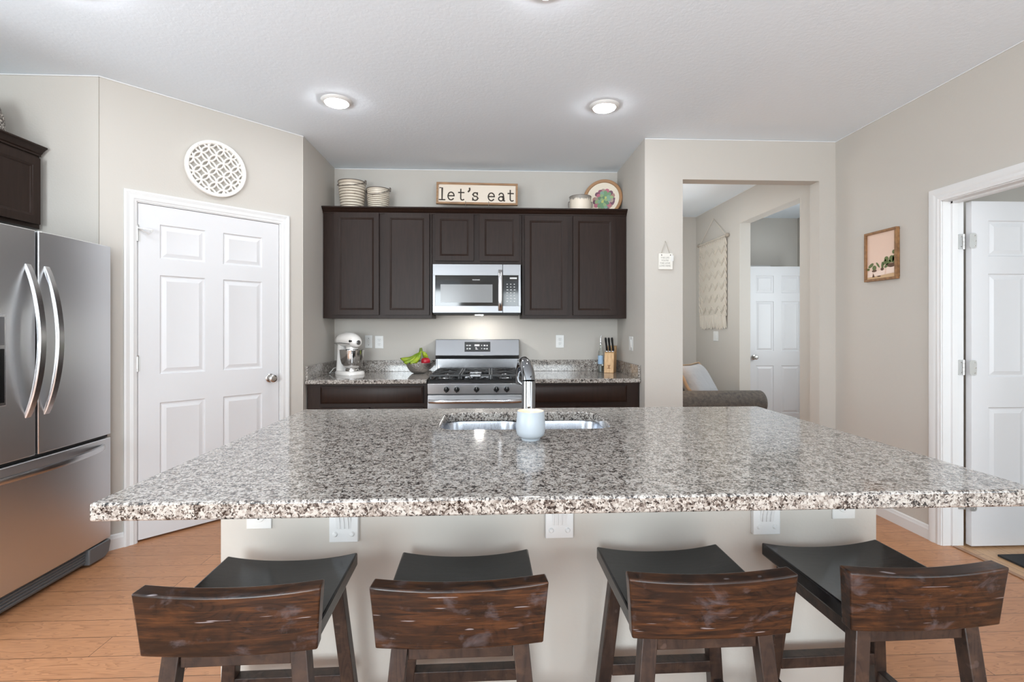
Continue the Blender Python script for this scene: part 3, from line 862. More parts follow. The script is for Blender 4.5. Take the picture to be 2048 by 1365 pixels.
for i in range(n + 1):
    s = i / n; x = -0.405 + 0.81 * s; q = 1 - (2 * s - 1) ** 2
    y = -0.010 - 0.066 * q ** 0.8; z = 0.628
    for (ay, az) in ((0.012, -0.015), (0.0, -0.013), (-0.003, 0.0), (0.0, 0.013), (0.012, 0.015)):
        mb.v.append((x, y + ay, z + az))
for i in range(n):
    for k in range(5):
        l = (k + 1) % 5
        mb.f.append((i * 5 + k, i * 5 + l, (i + 1) * 5 + l, (i + 1) * 5 + k))
mb.f.append(tuple(range(5))); mb.f.append(tuple(n * 5 + k for k in range(5)))
obj('handle', mb, M_handle, fz, smooth=50)
dp = obj('water_dispenser', MB().box(-0.395, -0.168, -0.0135, -0.002, 0.945, 1.352), M_handle, dl, bevel=0.004)
obj('dispenser_recess', MB().box(-0.385, -0.178, -0.0150, -0.010, 0.960, 1.20), M_black, dl, bevel=0.002)
obj('dispenser_display', MB().box(-0.385, -0.178, -0.0150, -0.010, 1.215, 1.340), M_greyplastic, dl, bevel=0.002)
kp = MB().box(-0.445, 0.445, 0.018, 0.06, 0.022, 0.098)
for i in range(4): kp.box(-0.40, 0.33, 0.012, 0.02, 0.032 + i * 0.015, 0.039 + i * 0.015)
obj('kick_grille', kp, M_greyplastic, t, bevel=0.001)
for s in (-1, 1):
    poly = [(0.30, 0.012), (0.30, 0.098), (0.450, 0.098), (0.455, 0.085), (0.440, 0.030), (0.41, 0.012)]
    obj('foot_cover', MB().prism([(s * a, b) for a, b in poly], -0.006, 0.055, 'xz'), M_greyplastic, t, bevel=0.006, seg=3)
for x in (-0.38, 0.38):
    for y in (0.09, 0.70): obj('levelling_foot', MB().lathe([(0, 0), (0.02, 0), (0.02, 0.02), (0, 0.02)], 12, (x, y, 0.0005)), M_black, t)

# ---- microwave
MX = -0.111
t = thing('microwave', 'stainless steel microwave mounted under the short wall cabinet above the range', 'microwave', (MX, 4.205, 1.40))
obj('body', MB().box(-0.368, 0.368, 0.032, AY - 4.205 - 0.004, 0.004, 0.427), M_blackmatte, t, bevel=0.002)
obj('underside_vent', MB().box(-0.350, 0.350, 0.006, 0.030, 0.002, 0.017), M_blackmatte, t, bevel=0.002)
obj('cooktop_lamp', MB().box(-0.016, 0.050, 0.105, 0.155, 0.0005, 0.0035), emit('microwave_lamp', (1.0, 0.97, 0.92, 1), 170), t, smooth=0)
df = MB()
bx = lambda m, x0, x1, z0, z1, y0, y1: m.box(x0 - MX, x1 - MX, y0, y1, z0 - 1.40, z1 - 1.40)
bx(df, -0.480, 0.1035, 1.732, 1.825, 0, 0.03); bx(df, -0.480, 0.1035, 1.418, 1.476, 0, 0.03); bx(df, -0.480, -0.4585, 1.476, 1.732, 0, 0.03); bx(df, 0.0, 0.1035, 1.476, 1.732, 0.006, 0.03)
mdoor = obj('door', df, M_mwsteel, t, bevel=0.0012)
obj('door_glass', bx(MB(), -0.4583, 0.1033, 1.4762, 1.7318, 0.001, 0.02), M_glassblk, mdoor, smooth=0)
obj('viewing_window', bx(MB(), -0.415, 0.020, 1.504, 1.656, -0.0005, 0.001), M_mwwin, mdoor, smooth=0)
text('lettering', 'FRIGIDAIRE', 0.0125, M_mark, mdoor, (-0.118 - MX, 0.0, 1.694 - 1.40), bold=0.0002)
hd = MB(); n = 16
for i in range(n + 1):
    s = i / n; z = 1.433 + (1.780 - 1.433) * s; q = (1 - (2 * s - 1) ** 4)
    y = -0.006 - 0.030 * q
    for (ax, ay) in ((-0.0165, 0.008), (-0.0165, 0.0), (-0.009, -0.005), (0.009, -0.005), (0.0165, 0.0), (0.0165, 0.008)): hd.v.append((0.085 - MX + ax, y + ay, z - 1.40))
for i in range(n):
    for k in range(6):
        l = (k + 1) % 6; hd.f.append((i * 6 + k, i * 6 + l, (i + 1) * 6 + l, (i + 1) * 6 + k))
hd.f.append(tuple(range(6))); hd.f.append(tuple(n * 6 + k for k in range(6)))
obj('handle', hd, M_handle, mdoor, smooth=40)
cf = MB()
bx(cf, 0.1065, 0.2575, 1.734, 1.825, 0, 0.03); bx(cf, 0.1065, 0.2575, 1.418, 1.476, 0, 0.03); bx(cf, 0.238, 0.2575, 1.476, 1.734, 0, 0.03); bx(cf, 0.1065, 0.238, 1.476, 1.734, 0.006, 0.03)
cp = obj('control_panel', cf, M_mwsteel, t, bevel=0.0012)
obj('control_glass', bx(MB(), 0.1067, 0.2378, 1.4762, 1.7338, 0.001, 0.02), M_glassblk, cp, smooth=0)
for r in range(7):
    for c in range(3):
        bt = MB(); bx(bt, 0.138 + c * 0.030, 0.148 + c * 0.030 + (0.005 if r in (1, 4) else 0), 1.512 + r * 0.024, 1.518 + r * 0.024, 0.0002, 0.0012)
        obj('touch_button', bt, M_mark, cp, smooth=0)
obj('clock_display', bx(MB(), 0.165, 0.225, 1.703, 1.716, 0.0002, 0.0012), M_mark, cp, smooth=0)

# ---- gas range
GX = -0.114
t = thing('gas_range', 'stainless steel gas range with black cooktop between the base cabinets', 'range', (GX, 3.82, 0))
gx0, gx1 = -0.362, 0.364
obj('body', MB().box(gx0, gx1, 0.03, 0.765, 0.06, 0.872).box(gx0 + 0.02, gx1 - 0.02, 0.06, 0.75, 0.0, 0.06), M_greyplastic, t, bevel=0.002)
ck = MB()
ck.hexa([(gx0 + 0.001, -0.004, 0.868), (gx1 - 0.001, -0.004, 0.868), (gx1 - 0.001, 0.70, 0.868), (gx0 + 0.001, 0.70, 0.868)],
        [(gx0 + 0.008, 0.012, 0.896), (gx1 - 0.008, 0.012, 0.896), (gx1 - 0.008, 0.70, 0.896), (gx0 + 0.008, 0.70, 0.896)])
obj('cooktop', ck, M_glassblk, t, bevel=0.006, seg=3)
cpn = MB().hexa([(gx0, 0.004, 0.787), (gx1, 0.004, 0.787), (gx1, 0.03, 0.787), (gx0, 0.03, 0.787)], [(gx0, -0.002, 0.866), (gx1, -0.002, 0.866), (gx1, 0.03, 0.866), (gx0, 0.03, 0.866)])
cpo = obj('control_panel', cpn, M_steel, t, bevel=0.003)
for x in (-0.332, -0.254, -0.104, 0.047, 0.126):
    k = MB().lathe([(0, -0.030), (0.013, -0.030), (0.016, -0.027), (0.0205, -0.012), (0.022, -0.004), (0.022, 0.002), (0, 0.002)], 28, (x - GX, 0.0, 0.824), 'y')
    k.hexa([(x - GX - 0.005, -0.040, 0.803), (x - GX + 0.005, -0.040, 0.803), (x - GX + 0.006, -0.02, 0.803), (x - GX - 0.006, -0.02, 0.803)],
           [(x - GX - 0.004, -0.040, 0.849), (x - GX + 0.004, -0.040, 0.849), (x - GX + 0.006, -0.02, 0.847), (x - GX - 0.006, -0.02, 0.847)])
    ko = obj('knob', k, M_black, t, smooth=40)
    obj('pointer', MB().box(x - GX - 0.001, x - GX + 0.001, -0.0412, -0.040, 0.828, 0.847), M_mark, ko, smooth=0)
dm = MB().box(gx0 + 0.002, gx1 - 0.002, 0.0, 0.03, 0.655, 0.778).box(gx0 + 0.002, gx0 + 0.08, 0.0, 0.03, 0.28, 0.655).box(gx1 - 0.08, gx1 - 0.002, 0.0, 0.03, 0.28, 0.655).box(gx0 + 0.002, gx1 - 0.002, 0.0, 0.03, 0.21, 0.28)
od = obj('oven_door', dm, M_steel, t, bevel=0.003)
obj('oven_glass', MB().box(gx0 + 0.078, gx1 - 0.078, 0.003, 0.025, 0.278, 0.657), M_glassblk, od)
hd = MB(); n = 24; hp = []
for i in range(n + 1):
    s = i / n; x = gx0 + 0.015 + (gx1 - gx0 - 0.03) * s
    q = 1 - (2 * s - 1) ** 6
    hp.append((x, -0.004 - 0.046 * q, 0.738 - 0.004 * (2 * s - 1) ** 2))
obj('oven_handle', MB().tube(hp, 0.0165, 16), M_handle, od, smooth=50)
obj('bottom_drawer', MB().box(gx0 + 0.002, gx1 - 0.002, 0.0, 0.03, 0.065, 0.200), M_steel, t, bevel=0.003)
bg = MB()
bg.hexa([(-0.374, 0.665, 1.044), (0.374, 0.665, 1.044), (0.374, 0.765, 1.044), (-0.374, 0.765, 1.044)], [(-0.374, 0.690, 1.186), (0.374, 0.690, 1.186), (0.374, 0.765, 1.186), (-0.374, 0.765, 1.186)])
bg.hexa([(-0.374, 0.680, 1.012), (0.374, 0.680, 1.012), (0.374, 0.765, 1.012), (-0.374, 0.765, 1.012)], [(-0.374, 0.665, 1.0438), (0.374, 0.665, 1.0438), (0.374, 0.765, 1.0438), (-0.374, 0.765, 1.0438)])
bgo = obj('backguard', bg, M_mwsteel, t, bevel=0.002)
obj('vent_panel', MB().box(-0.372, 0.372, 0.705, 0.765, 0.897, 1.0115).box(-0.372, -0.362, 0.69, 0.71, 0.897, 1.0115).box(0.362, 0.372, 0.69, 0.71, 0.897, 1.0115), mat('dark_steel', rgb(120, 120, 122), 0.2, 1.0), t, bevel=0.001)
# the touch display lies on the sloping face of the backguard
sl = atan2(0.025, 0.142)
dsp = obj('display', MB().box(-0.115, 0.115, -0.003, 0.001, -0.044, 0.044), M_black, bgo, bevel=0.004, loc=(0, 0.6775 + 0.0, 1.121), rot=(-sl, 0, 0))
M_dgrey = mat('display_grey', rgb(165, 167, 168), 0.5)
for (x, z, w, h) in ((-0.092, 0.012, 0.018, 0.010), (-0.068, 0.012, 0.018, 0.010), (-0.090, -0.018, 0.014, 0.012), (-0.068, -0.018, 0.014, 0.012),
                     (-0.004, 0.013, 0.044, 0.016), (-0.013, -0.007, 0.012, 0.004), (-0.010, -0.015, 0.016, 0.004), (-0.006, -0.023, 0.024, 0.004),
                     (0.038, 0.012, 0.009, 0.009), (0.038, -0.017, 0.009, 0.009), (0.064, 0.011, 0.017, 0.011), (0.064, -0.018, 0.017, 0.010), (0.086, 0.011, 0.012, 0.012), (0.086, -0.018, 0.012, 0.012)):
    mk = MB().box(x - w / 2, x + w / 2, -0.0036, -0.003, z - h / 2, z + h / 2)
    obj('display_marking', mk, M_dgrey, dsp, smooth=0)
# burners and grates
for (x, y, r) in ((-0.235, 0.18, 0.042), (-0.235, 0.50, 0.034), (0.0, 0.34, 0.040), (0.235, 0.18, 0.046), (0.235, 0.50, 0.034)):
    bo = obj('burner', MB().lathe([(0, 0.022), (r * 0.75, 0.022), (r * 0.8, 0.018), (r * 0.8, 0.014), (r, 0.012), (r, 0.0), (0, 0.0)], 28, (x, y, 0.8965)), M_iron, t)
    obj('burner_base', MB().lathe([(0, 0.003), (r * 1.55, 0.003), (r * 1.6, 0.0), (0, 0.0)], 28, (x, y, 0.8962)), M_handle, bo)
def grate(xc, w, ys):
    mb = MB(); z = 0.932; h = 0.016; y0, y1 = 0.045, 0.645; b = 0.012
    x0, x1 = xc - w / 2, xc + w / 2
    mb.box(x0, x1, y0, y0 + b, z - h, z); mb.box(x0, x1, y1 - b, y1, z - h, z)
    mb.box(x0, x0 + b, y0, y1, z - h, z); mb.box(x1 - b, x1, y0, y1, z - h, z)
    mb.box(x0, x1, 0.34 - b / 2, 0.34 + b / 2, z - h, z)
    for yc in ys:
        for k in range(4):
            a = radians(45 + 90 * k)
            ex, ey = xc + cos(a) * (w / 2 - 0.008), yc + sin(a) * min(0.13, w / 2 + 0.02)
            mb.bar((xc + cos(a) * 0.022, yc + sin(a) * 0.022, z + 0.001), (ex, ey, z - 0.006), 0.010, 0.014)
        for s in (-1, 1):
            mb.box(xc + s * 0.03, xc + s * (w / 2 - 0.005), yc - 0.005, yc + 0.005, z - h, z + 0.001)
    for x in (x0 + 0.006, x1 - 0.006, x0 + w * 0.33, x0 + w * 0.67):
        for y in (y0 + 0.006, y1 - 0.006): mb.hexa([(x - 0.008, y - 0.006, 0.8965), (x + 0.008, y - 0.006, 0.8965), (x + 0.008, y + 0.006, 0.8965), (x - 0.008, y + 0.006, 0.8965)],
                                                   [(x - 0.006, y - 0.006, z - h + 0.001), (x + 0.006, y - 0.006, z - h + 0.001), (x + 0.006, y + 0.006, z - h + 0.001), (x - 0.006, y + 0.006, z - h + 0.001)])
    obj('grate', mb, M_iron, t, bevel=0.002)
grate(-0.235, 0.228, (0.18, 0.50)); grate(0.0, 0.228, (0.34,)); grate(0.235, 0.228, (0.18, 0.50))
obj('grate_highlight', MB().box(-0.045, 0.045, 0.10, 0.20, 0.934, 0.938), M_handle, t, bevel=0.001)  # bright plate stands in for highlights on the centre grate
obj('grate_bar', MB().box(-0.040, 0.040, 0.040, 0.046, 0.915, 0.931), M_handle, t, bevel=0.001)

# ================================================================== STOOLS
SEAT = 0.668
def make_stool():
    t = thing('bar_stool', '', 'stool', (0, 0, 0), 0, 'rustic low-back bar stools along the island')
    # saddle seat: dished across x, y from back 0.0 to front 0.36
    mb = MB(); nx, ny = 24, 6; w0, w1 = 0.352, 0.350
    def zt(u):
        return SEAT - 0.017 * (1 - abs(2 * u - 1) ** 2.2)
    for lay in (0, 1):
        for j in range(ny + 1):
            y = 0.030 + 0.335 * j / ny
            for i in range(nx + 1):
                u = i / nx; x = (u - 0.5) * w1
                z = zt(u) if lay == 0 else zt(u) - 0.036 - 0.006 * (1 - abs(2 * u - 1) ** 2)
                mb.v.append((x, y, z))
    R = nx + 1; T = R * (ny + 1)
    for j in range(ny):
        for i in range(nx):
            a = j * R + i
            mb.f.append((a, a + 1, a + R + 1, a + R)); mb.f.append((T + a, T + a + R, T + a + R + 1, T + a + 1))
    for i in range(nx):
        a = i; mb.f.append((a, T + a, T + a + 1, a + 1)); a = ny * R + i; mb.f.append((a + 1, T + a + 1, T + a, a))
    for j in range(ny):
        a = j * R; mb.f.append((a + R, T + a + R, T + a, a)); a = j * R + nx; mb.f.append((a, T + a, T + a + R, a + R))
    obj('seat', mb, M_stoolseat, t, bevel=0.005, seg=3, smooth=40)
    # backrest: one thick plank, top edge dipping, ends flaring upwards, slightly curved round the sitter
    mb = MB(); nx, nz = 24, 8; zb, ztp = 0.622, 0.757
    for lay in (0, 1):
        for j in range(nz + 1):
            s = j / nz
            for i in range(nx + 1):
                u = 2 * i / nx - 1
                hw = 0.1765 + 0.0085 * s + 0.002 * s * s
                z = zb + (ztp - zb) * s - s * 0.007 * (1 - u * u)
                cur = 0.012 * (1 - u * u)
                y = (-0.012 * s - cur + 0.012) if lay == 0 else (0.034 - 0.006 * s - cur * 0.8 + 0.012)
                mb.v.append((u * hw * (1.0 if lay == 0 else 0.985), y, z))
    R = nx + 1; T = R * (nz + 1)
    for j in range(nz):
        for i in range(nx):
            a = j * R + i
            mb.f.append((a, a + 1, a + R + 1, a + R)); mb.f.append((T + a, T + a + R, T + a + R + 1, T + a + 1))
    for i in range(nx):
        a = i; mb.f.append((a, T + a, T + a + 1, a + 1)); a = nz * R + i; mb.f.append((a + 1, T + a + 1, T + a, a))
    for j in range(nz):
        a = j * R; mb.f.append((a + R, T + a + R, T + a, a)); a = j * R + nx; mb.f.append((a, T + a, T + a + R, a + R))
    obj('backrest', mb, M_stoolback, t, bevel=0.004, seg=3, smooth=40)
    zl = 0.628
    def legx(sx, z): return sx * (0.128 + 0.062 * (zl - z) / zl)
    def legy(f, z): return (0.052 - 0.045 * (zl - z) / zl) if f == 0 else (0.318 + 0.050 * (zl - z) / zl)
    for f in (0, 1):
        for sx in (-1, 1):
            a = 0.0175
            zt_ = 0.621 if f == 0 else 0.624
            bot = [(legx(sx, 0) + i * a, legy(f, 0) + j * a, 0) for i, j in ((-1, -1), (1, -1), (1, 1), (-1, 1))]
            topv = [(legx(sx, zt_) + i * a, legy(f, zt_) + j * a, zt_) for i, j in ((-1, -1), (1, -1), (1, 1), (-1, 1))]
            obj('leg', MB().hexa(bot, topv), M_stoolleg, t, bevel=0.002)
    for f in (0, 1):
        z = 0.600
        obj('apron', MB().box(legx(-1, z) + 0.0175, legx(1, z) - 0.0175, legy(f, z) - 0.011, legy(f, z) + 0.011, 0.578, 0.6215), M_stoolleg, t, bevel=0.002)
    for sx in (-1, 1):
        z = 0.600
        obj('apron', MB().box(legx(sx, z) - 0.011, legx(sx, z) + 0.011, legy(0, z) + 0.0175, legy(1, z) - 0.0175, 0.578, 0.6215), M_stoolleg, t, bevel=0.002)
    for f, z in ((1, 0.340), (0, 0.20)):
        obj('footrest', MB().box(legx(-1, z) + 0.016, legx(1, z) - 0.016, legy(f, z) - 0.017, legy(f, z) + 0.017, z - 0.016, z + 0.016), M_stoolleg, t, bevel=0.002)
    for sx in (-1, 1):
        z = 0.285
        obj('stretcher', MB().box(legx(sx, z) - 0.012, legx(sx, z) + 0.012, legy(0, z) + 0.016, legy(1, z) - 0.016, z - 0.018, z + 0.018), M_stoolleg, t, bevel=0.002)
    return t
st = make_stool()
stools = [(-0.535, 1.040, 1.2, 'rustic dark wood bar stool with brown low back, farthest left, nearest the fridge'),
          (-0.063, 1.044, 0.8, 'rustic dark wood bar stool with a knotted brown back, second from left'),
          (0.482, 1.053, 0.6, 'rustic dark wood bar stool with reddish brown back, third from left'),
          (0.972, 1.061, 1.4, 'rustic dark wood bar stool farthest right, at the island end nearest the open doorway')]
for i, (x, y, a, lab) in enumerate(stools):
    if i == 0:
        st.location = (x, y, 0); st.rotation_euler = (0, 0, radians(a)); st['label'] = lab
    else:
        dup(st, (x, y, 0), radians(a), lab)

# ================================================================== OUTLETS ON THE WALLS
def plate(name, label, cat, loc, rz, kind, wd=0.070, ht=0.115):
    t = thing(name, label, cat, loc, rz, 'white wall plates')
    outlet_parts(t, kind, (0, 0, 0), wd, ht)
plate('light_switch', 'white toggle switch plate beside the mixer on the back wall', 'switch', (-1.103, AY - 0.001, 1.165), 0, 'toggle', 0.066)
plate('outlet', 'white double outlet plate on the back wall between mixer and bananas', 'outlet', (-1.008, AY - 0.001, 1.161), 0, 'outlet', 0.076)
plate('outlet', 'white double outlet plate on the back wall right of the range', 'outlet', (0.644, AY - 0.001, 1.166), 0, 'outlet', 0.076, 0.118)
plate('light_switch', 'white switch plate on the alcove side wall right of the knife block', 'switch', (1.179, 4.133, 1.160), radians(-90), 'rocker', 0.105, 0.118)
plate('light_switch', 'white switch plate on the hall wall below the macrame hanging', 'switch', (RX - 0.001, 5.825, 1.192), radians(-90), 'rocker', 0.125, 0.118)

# ================================================================== ON TOP OF THE WALL CABINETS
CABT = UT + 0.001
def bucket_paint(h):
    """whitewashed zinc; shadow lines between the ribs are painted into the groove colour"""
    m = mat('whitewashed_metal', rgb(205, 196, 182), 0.45, 0.1)
    v2 = coords(m, (14, 14, 14)); nb2 = noise(m, v2, 2, 4, 0.6)
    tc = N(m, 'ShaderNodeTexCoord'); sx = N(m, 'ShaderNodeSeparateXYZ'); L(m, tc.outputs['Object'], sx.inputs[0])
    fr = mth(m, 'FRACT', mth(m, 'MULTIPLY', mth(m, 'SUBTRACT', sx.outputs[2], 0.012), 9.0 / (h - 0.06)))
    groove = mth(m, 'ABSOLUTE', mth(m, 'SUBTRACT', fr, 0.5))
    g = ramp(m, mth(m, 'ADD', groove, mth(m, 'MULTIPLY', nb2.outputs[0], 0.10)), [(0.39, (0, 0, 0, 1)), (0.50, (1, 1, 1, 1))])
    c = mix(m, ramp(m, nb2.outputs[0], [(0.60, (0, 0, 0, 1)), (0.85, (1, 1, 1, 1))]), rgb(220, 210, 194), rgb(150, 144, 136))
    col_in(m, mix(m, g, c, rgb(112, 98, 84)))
    return m
M_wire = mat('dull_wire', rgb(128, 120, 114), 0.4, 0.7)
def bucket(label, x, y, r0, r1, h, rz, ha):
    t = thing('metal_bucket', label, 'bucket', (x, y, CABT), rz, 'buckets on the wall cabinets')
    prof = [(0, 0.004), (r0, 0.0)]
    nr = 9
    for i in range(nr * 6 + 1):
        s = i / (nr * 6); zz = 0.012 + (h - 0.06) * s
        prof.append((r0 + (r1 - r0) * (zz / h) + 0.0065 * abs(sin(pi * s * nr)) ** 0.7, zz))
    prof += [(r0 + (r1 - r0) * 0.9, h - 0.040), (r1, h - 0.006), (r1 + 0.004, h - 0.004), (r1 + 0.005, h), (r1 + 0.001, h + 0.002), (r1 - 0.003, h - 0.004), (r0 - 0.001, 0.008), (0, 0.008)]
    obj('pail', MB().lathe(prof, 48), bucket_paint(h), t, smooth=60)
    obj('rim_wire', MB().tube([((r1 + 0.004) * cos(a), (r1 + 0.004) * sin(a), h) for a in [2 * pi * k / 48 for k in range(48)]], 0.0035, 8, True), M_wire, t)
    pts = []
    for i in range(25):
        a = pi * i / 24
        x_ = -(r1 + 0.012) * cos(a); d = (r1 + 0.015) * sin(a)
        pts.append((x_, -d * cos(ha), h - 0.004 - d * sin(ha)))
    hd = obj('handle', MB().tube(pts, 0.0028, 8), M_wire, t)
    for s in (-1, 1):
        er = MB().box(s * (r1 + 0.013) - 0.004, s * (r1 + 0.013) + 0.004, -0.011, 0.011, h - 0.018, h + 0.014)
        obj('ear', er, M_wire, t, bevel=0.002)
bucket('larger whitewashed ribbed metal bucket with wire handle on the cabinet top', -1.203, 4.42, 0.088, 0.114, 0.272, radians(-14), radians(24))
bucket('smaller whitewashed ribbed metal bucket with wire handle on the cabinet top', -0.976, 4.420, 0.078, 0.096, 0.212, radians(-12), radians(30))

# framed sign with typewriter letters
M_signwood = mat('sign_frame_wood', rgb(160, 122, 88), 0.6)
v = coords(M_signwood, (4, 4, 60)); ns = noise(M_signwood, v, 3, 4)
col_in(M_signwood, ramp(M_signwood, ns.outputs[0], [(0.3, rgb(132, 104, 80)), (0.7, rgb(182, 142, 104))]))
M_cream = mat('cream_board', rgb(232, 220, 205), 0.65)
M_ink = mat('brown_ink', rgb(58, 48, 40), 0.7)
t = thing('framed_sign', 'wooden framed cream sign reading let\'s eat on top of the cabinets', 'sign', (-0.1145, 4.425, 2.474))
t.rotation_euler = (radians(-6), radians(0.6), 0)
sw, sh = 0.358, 0.098
obj('board', MB().box(-sw + 0.015, sw - 0.015, -0.004, 0.008, -sh + 0.012, sh - 0.012), M_cream, t, smooth=0)
fr = MB()
fr.box(-sw, sw, -0.014, 0.014, sh - 0.018, sh); fr.box(-sw, sw, -0.014, 0.014, -sh, -sh + 0.018); fr.box(-sw, -sw + 0.018, -0.0139, 0.0139, -sh + 0.018, sh - 0.018); fr.box(sw - 0.018, sw, -0.0139, 0.0139, -sh + 0.018, sh - 0.018)
obj('frame', fr, M_signwood, t, bevel=0.0015)
# letters drawn as strokes: x-height 1, ascender 1.55; unit cell 1.0
def arc(cx, cy, rx, ry, a0, a1, n=18): return [(cx + rx * cos(radians(a0 + (a1 - a0) * i / n)), cy + ry * sin(radians(a0 + (a1 - a0) * i / n))) for i in range(n + 1)]
GL = {
 'l': [[(0.12, 1.55), (0.42, 1.55), (0.42, 0.0)], [(0.08, 0.0), (0.78, 0.0)]],
 'e': [[(0.10, 0.53), (0.84, 0.53)], arc(0.47, 0.50, 0.38, 0.50, 5, 318, 30)],
 't': [[(0.34, 1.40), (0.34, 0.28)] + arc(0.56, 0.26, 0.22, 0.26, 180, 315, 12), [(0.06, 0.98), (0.74, 0.98)]],
 "'": [[(0.22, 1.55), (0.25, 1.42), (0.20, 1.25), (0.08, 1.12)]],
 's': [arc(0.42, 0.755, 0.27, 0.235, 25, 180, 12) + arc(0.42, 0.755, 0.27, 0.235, 180, 262, 6) + arc(0.42, 0.265, 0.31, 0.265, 82, 0, 8) + arc(0.42, 0.265, 0.31, 0.265, 0, -155, 14), [(0.68, 0.98), (0.68, 0.72)], [(0.11, 0.30), (0.11, 0.02)]],
 'a': [arc(0.42, 0.70, 0.28, 0.30, 165, 0, 16) + [(0.70, 0.16)] + arc(0.80, 0.16, 0.10, 0.16, 180, 300, 8), arc(0.39, 0.27, 0.30, 0.27, 50, 330, 24) + [(0.70, 0.22)], [(0.70, 0.58), (0.42, 0.54)]],
}
def stroke(mb, pts, w, k, ox, oz, y0, y1):
    p2 = [Vector((ox + x * k, oz + z * k)) for x, z in pts]
    Lf = []; Rt = []
    for i, p in enumerate(p2):
        d = (p2[min(i + 1, len(p2) - 1)] - p2[max(i - 1, 0)]).normalized()
        if 0 < i < len(p2) - 1:
            a = (p2[i] - p2[i - 1]).normalized(); b_ = (p2[i + 1] - p2[i]).normalized()
            c = max(0.5, (a + b_).length / 2)
        else: c = 1.0
        nrm = Vector((-d.y, d.x)) * (w / 2 / c)
        e = Vector((0, 0))
        if i == 0: e = -d * w * 0.4
        if i == len(p2) - 1: e = d * w * 0.4
        Lf.append(p + nrm + e); Rt.append(p - nrm + e)
    for i in range(len(p2) - 1):
        q = [Rt[i], Rt[i + 1], Lf[i + 1], Lf[i]]
        mb.hexa([(a.x, y0, a.y) for a in q], [(a.x, y1, a.y) for a in q])
mb = MB(); kx = 0.0700
word = [('l', -0.337), ('e', -0.262), ('t', -0.168), ("'", -0.083), ('s', -0.046), ('e', 0.092), ('a', 0.183), ('t', 0.268)]
for ch, ox in word:
    for pts in GL[ch]: stroke(mb, pts, 0.0105 if ch != "'" else 0.014, kx, ox, -0.060, -0.0065, -0.004)
obj('lettering', mb, M_ink, t, smooth=0)
mb = MB()
for s in (-0.10, 0.10):
    mb.tube([(s, 0.045, -0.188), (s, -0.010, -0.188), (s, -0.018, -0.125), (s * 1.0, -0.022, -0.105), (s * 1.02, -0.026, -0.070)], 0.0022, 8)
    mb.tube([(s, -0.018, -0.125), (s, 0.022, -0.110), (s * 0.7, 0.03, 0.02)], 0.0022, 8)
mb.tube([(-0.10, -0.010, -0.150), (0, -0.014, -0.140), (0.10, -0.010, -0.150)], 0.0022, 8)
e = thing('wire_easel', 'thin dark wire easel holding up the let\'s eat sign', 'stand', (-0.1145, 4.425, 2.474))
obj('easel_wire', mb, M_wire, e)

# round plate with a succulent painted on it
t = thing('round_plate', 'round wooden rimmed plate painted with a succulent leaning in the cabinet top corner', 'plate', (1.012, 4.470, CABT))
t.rotation_euler = (radians(-5), 0, radians(-22))
PR = 0.176
obj('rim', MB().lathe([(PR - 0.028, -0.002), (PR - 0.026, -0.010), (PR - 0.004, -0.014), (PR, -0.008), (PR, 0.006), (PR - 0.01, 0.012), (PR - 0.04, 0.012), (PR - 0.04, 0.004)], 64, (0, 0, PR), 'y'), mat('plate_wood', rgb(166, 124, 86), 0.55), t)
obj('dish', MB().lathe([(0, 0.004), (PR - 0.07, 0.004), (PR - 0.029, -0.003), (PR - 0.027, 0.006), (0, 0.011)], 64, (0, 0, PR), 'y'), mat('plate_glaze', rgb(234, 222, 203), 0.4), t)
pal = [rgb(118, 82, 98), rgb(150, 88, 112), rgb(172, 152, 140), rgb(122, 158, 120), rgb(150, 178, 128), rgb(108, 140, 112), rgb(190, 112, 130), rgb(134, 168, 148), rgb(196, 200, 120), rgb(176, 134, 124)]
pm = [mat('petal_paint', c, 0.5) for c in pal]
mb_by = {}
rnd = random.Random(3)
cnt = 0
for ring, (num, rad, ln, wd, cols) in enumerate(((15, 0.080, 0.046, 0.040, (0, 1, 2, 6, 0, 9)), (12, 0.060, 0.046, 0.036, (3, 4, 2, 6, 7, 3)), (9, 0.038, 0.042, 0.030, (4, 5, 7, 3)), (6, 0.018, 0.030, 0.022, (8, 4, 5)))):
    for k in range(num):
        a = 2 * pi * k / num + ring * 0.3 + rnd.uniform(-0.1, 0.1)
        ci = cols[(k * 5 + ring) % len(cols)]
        mb = MB()
        cx, cz = 0.012 + rad * cos(a), PR - 0.012 + rad * sin(a)
        pts = []
        for i in range(14):
            b_ = 2 * pi * i / 14
            u, w = ln / 2 * cos(b_) * 1.1, wd / 2 * sin(b_) * (1.0 + 0.25 * cos(b_))
            pts.append((cx + u * cos(a) - w * sin(a), cz + u * sin(a) + w * cos(a)))
        y = 0.0036 - 0.0007 * cnt * 0.05 - ring * 0.0010
        mb.prism(pts, y - 0.0004, y + 0.004, 'xz'); cnt += 1
        obj('painted_petal', mb, pm[ci], t, smooth=0)

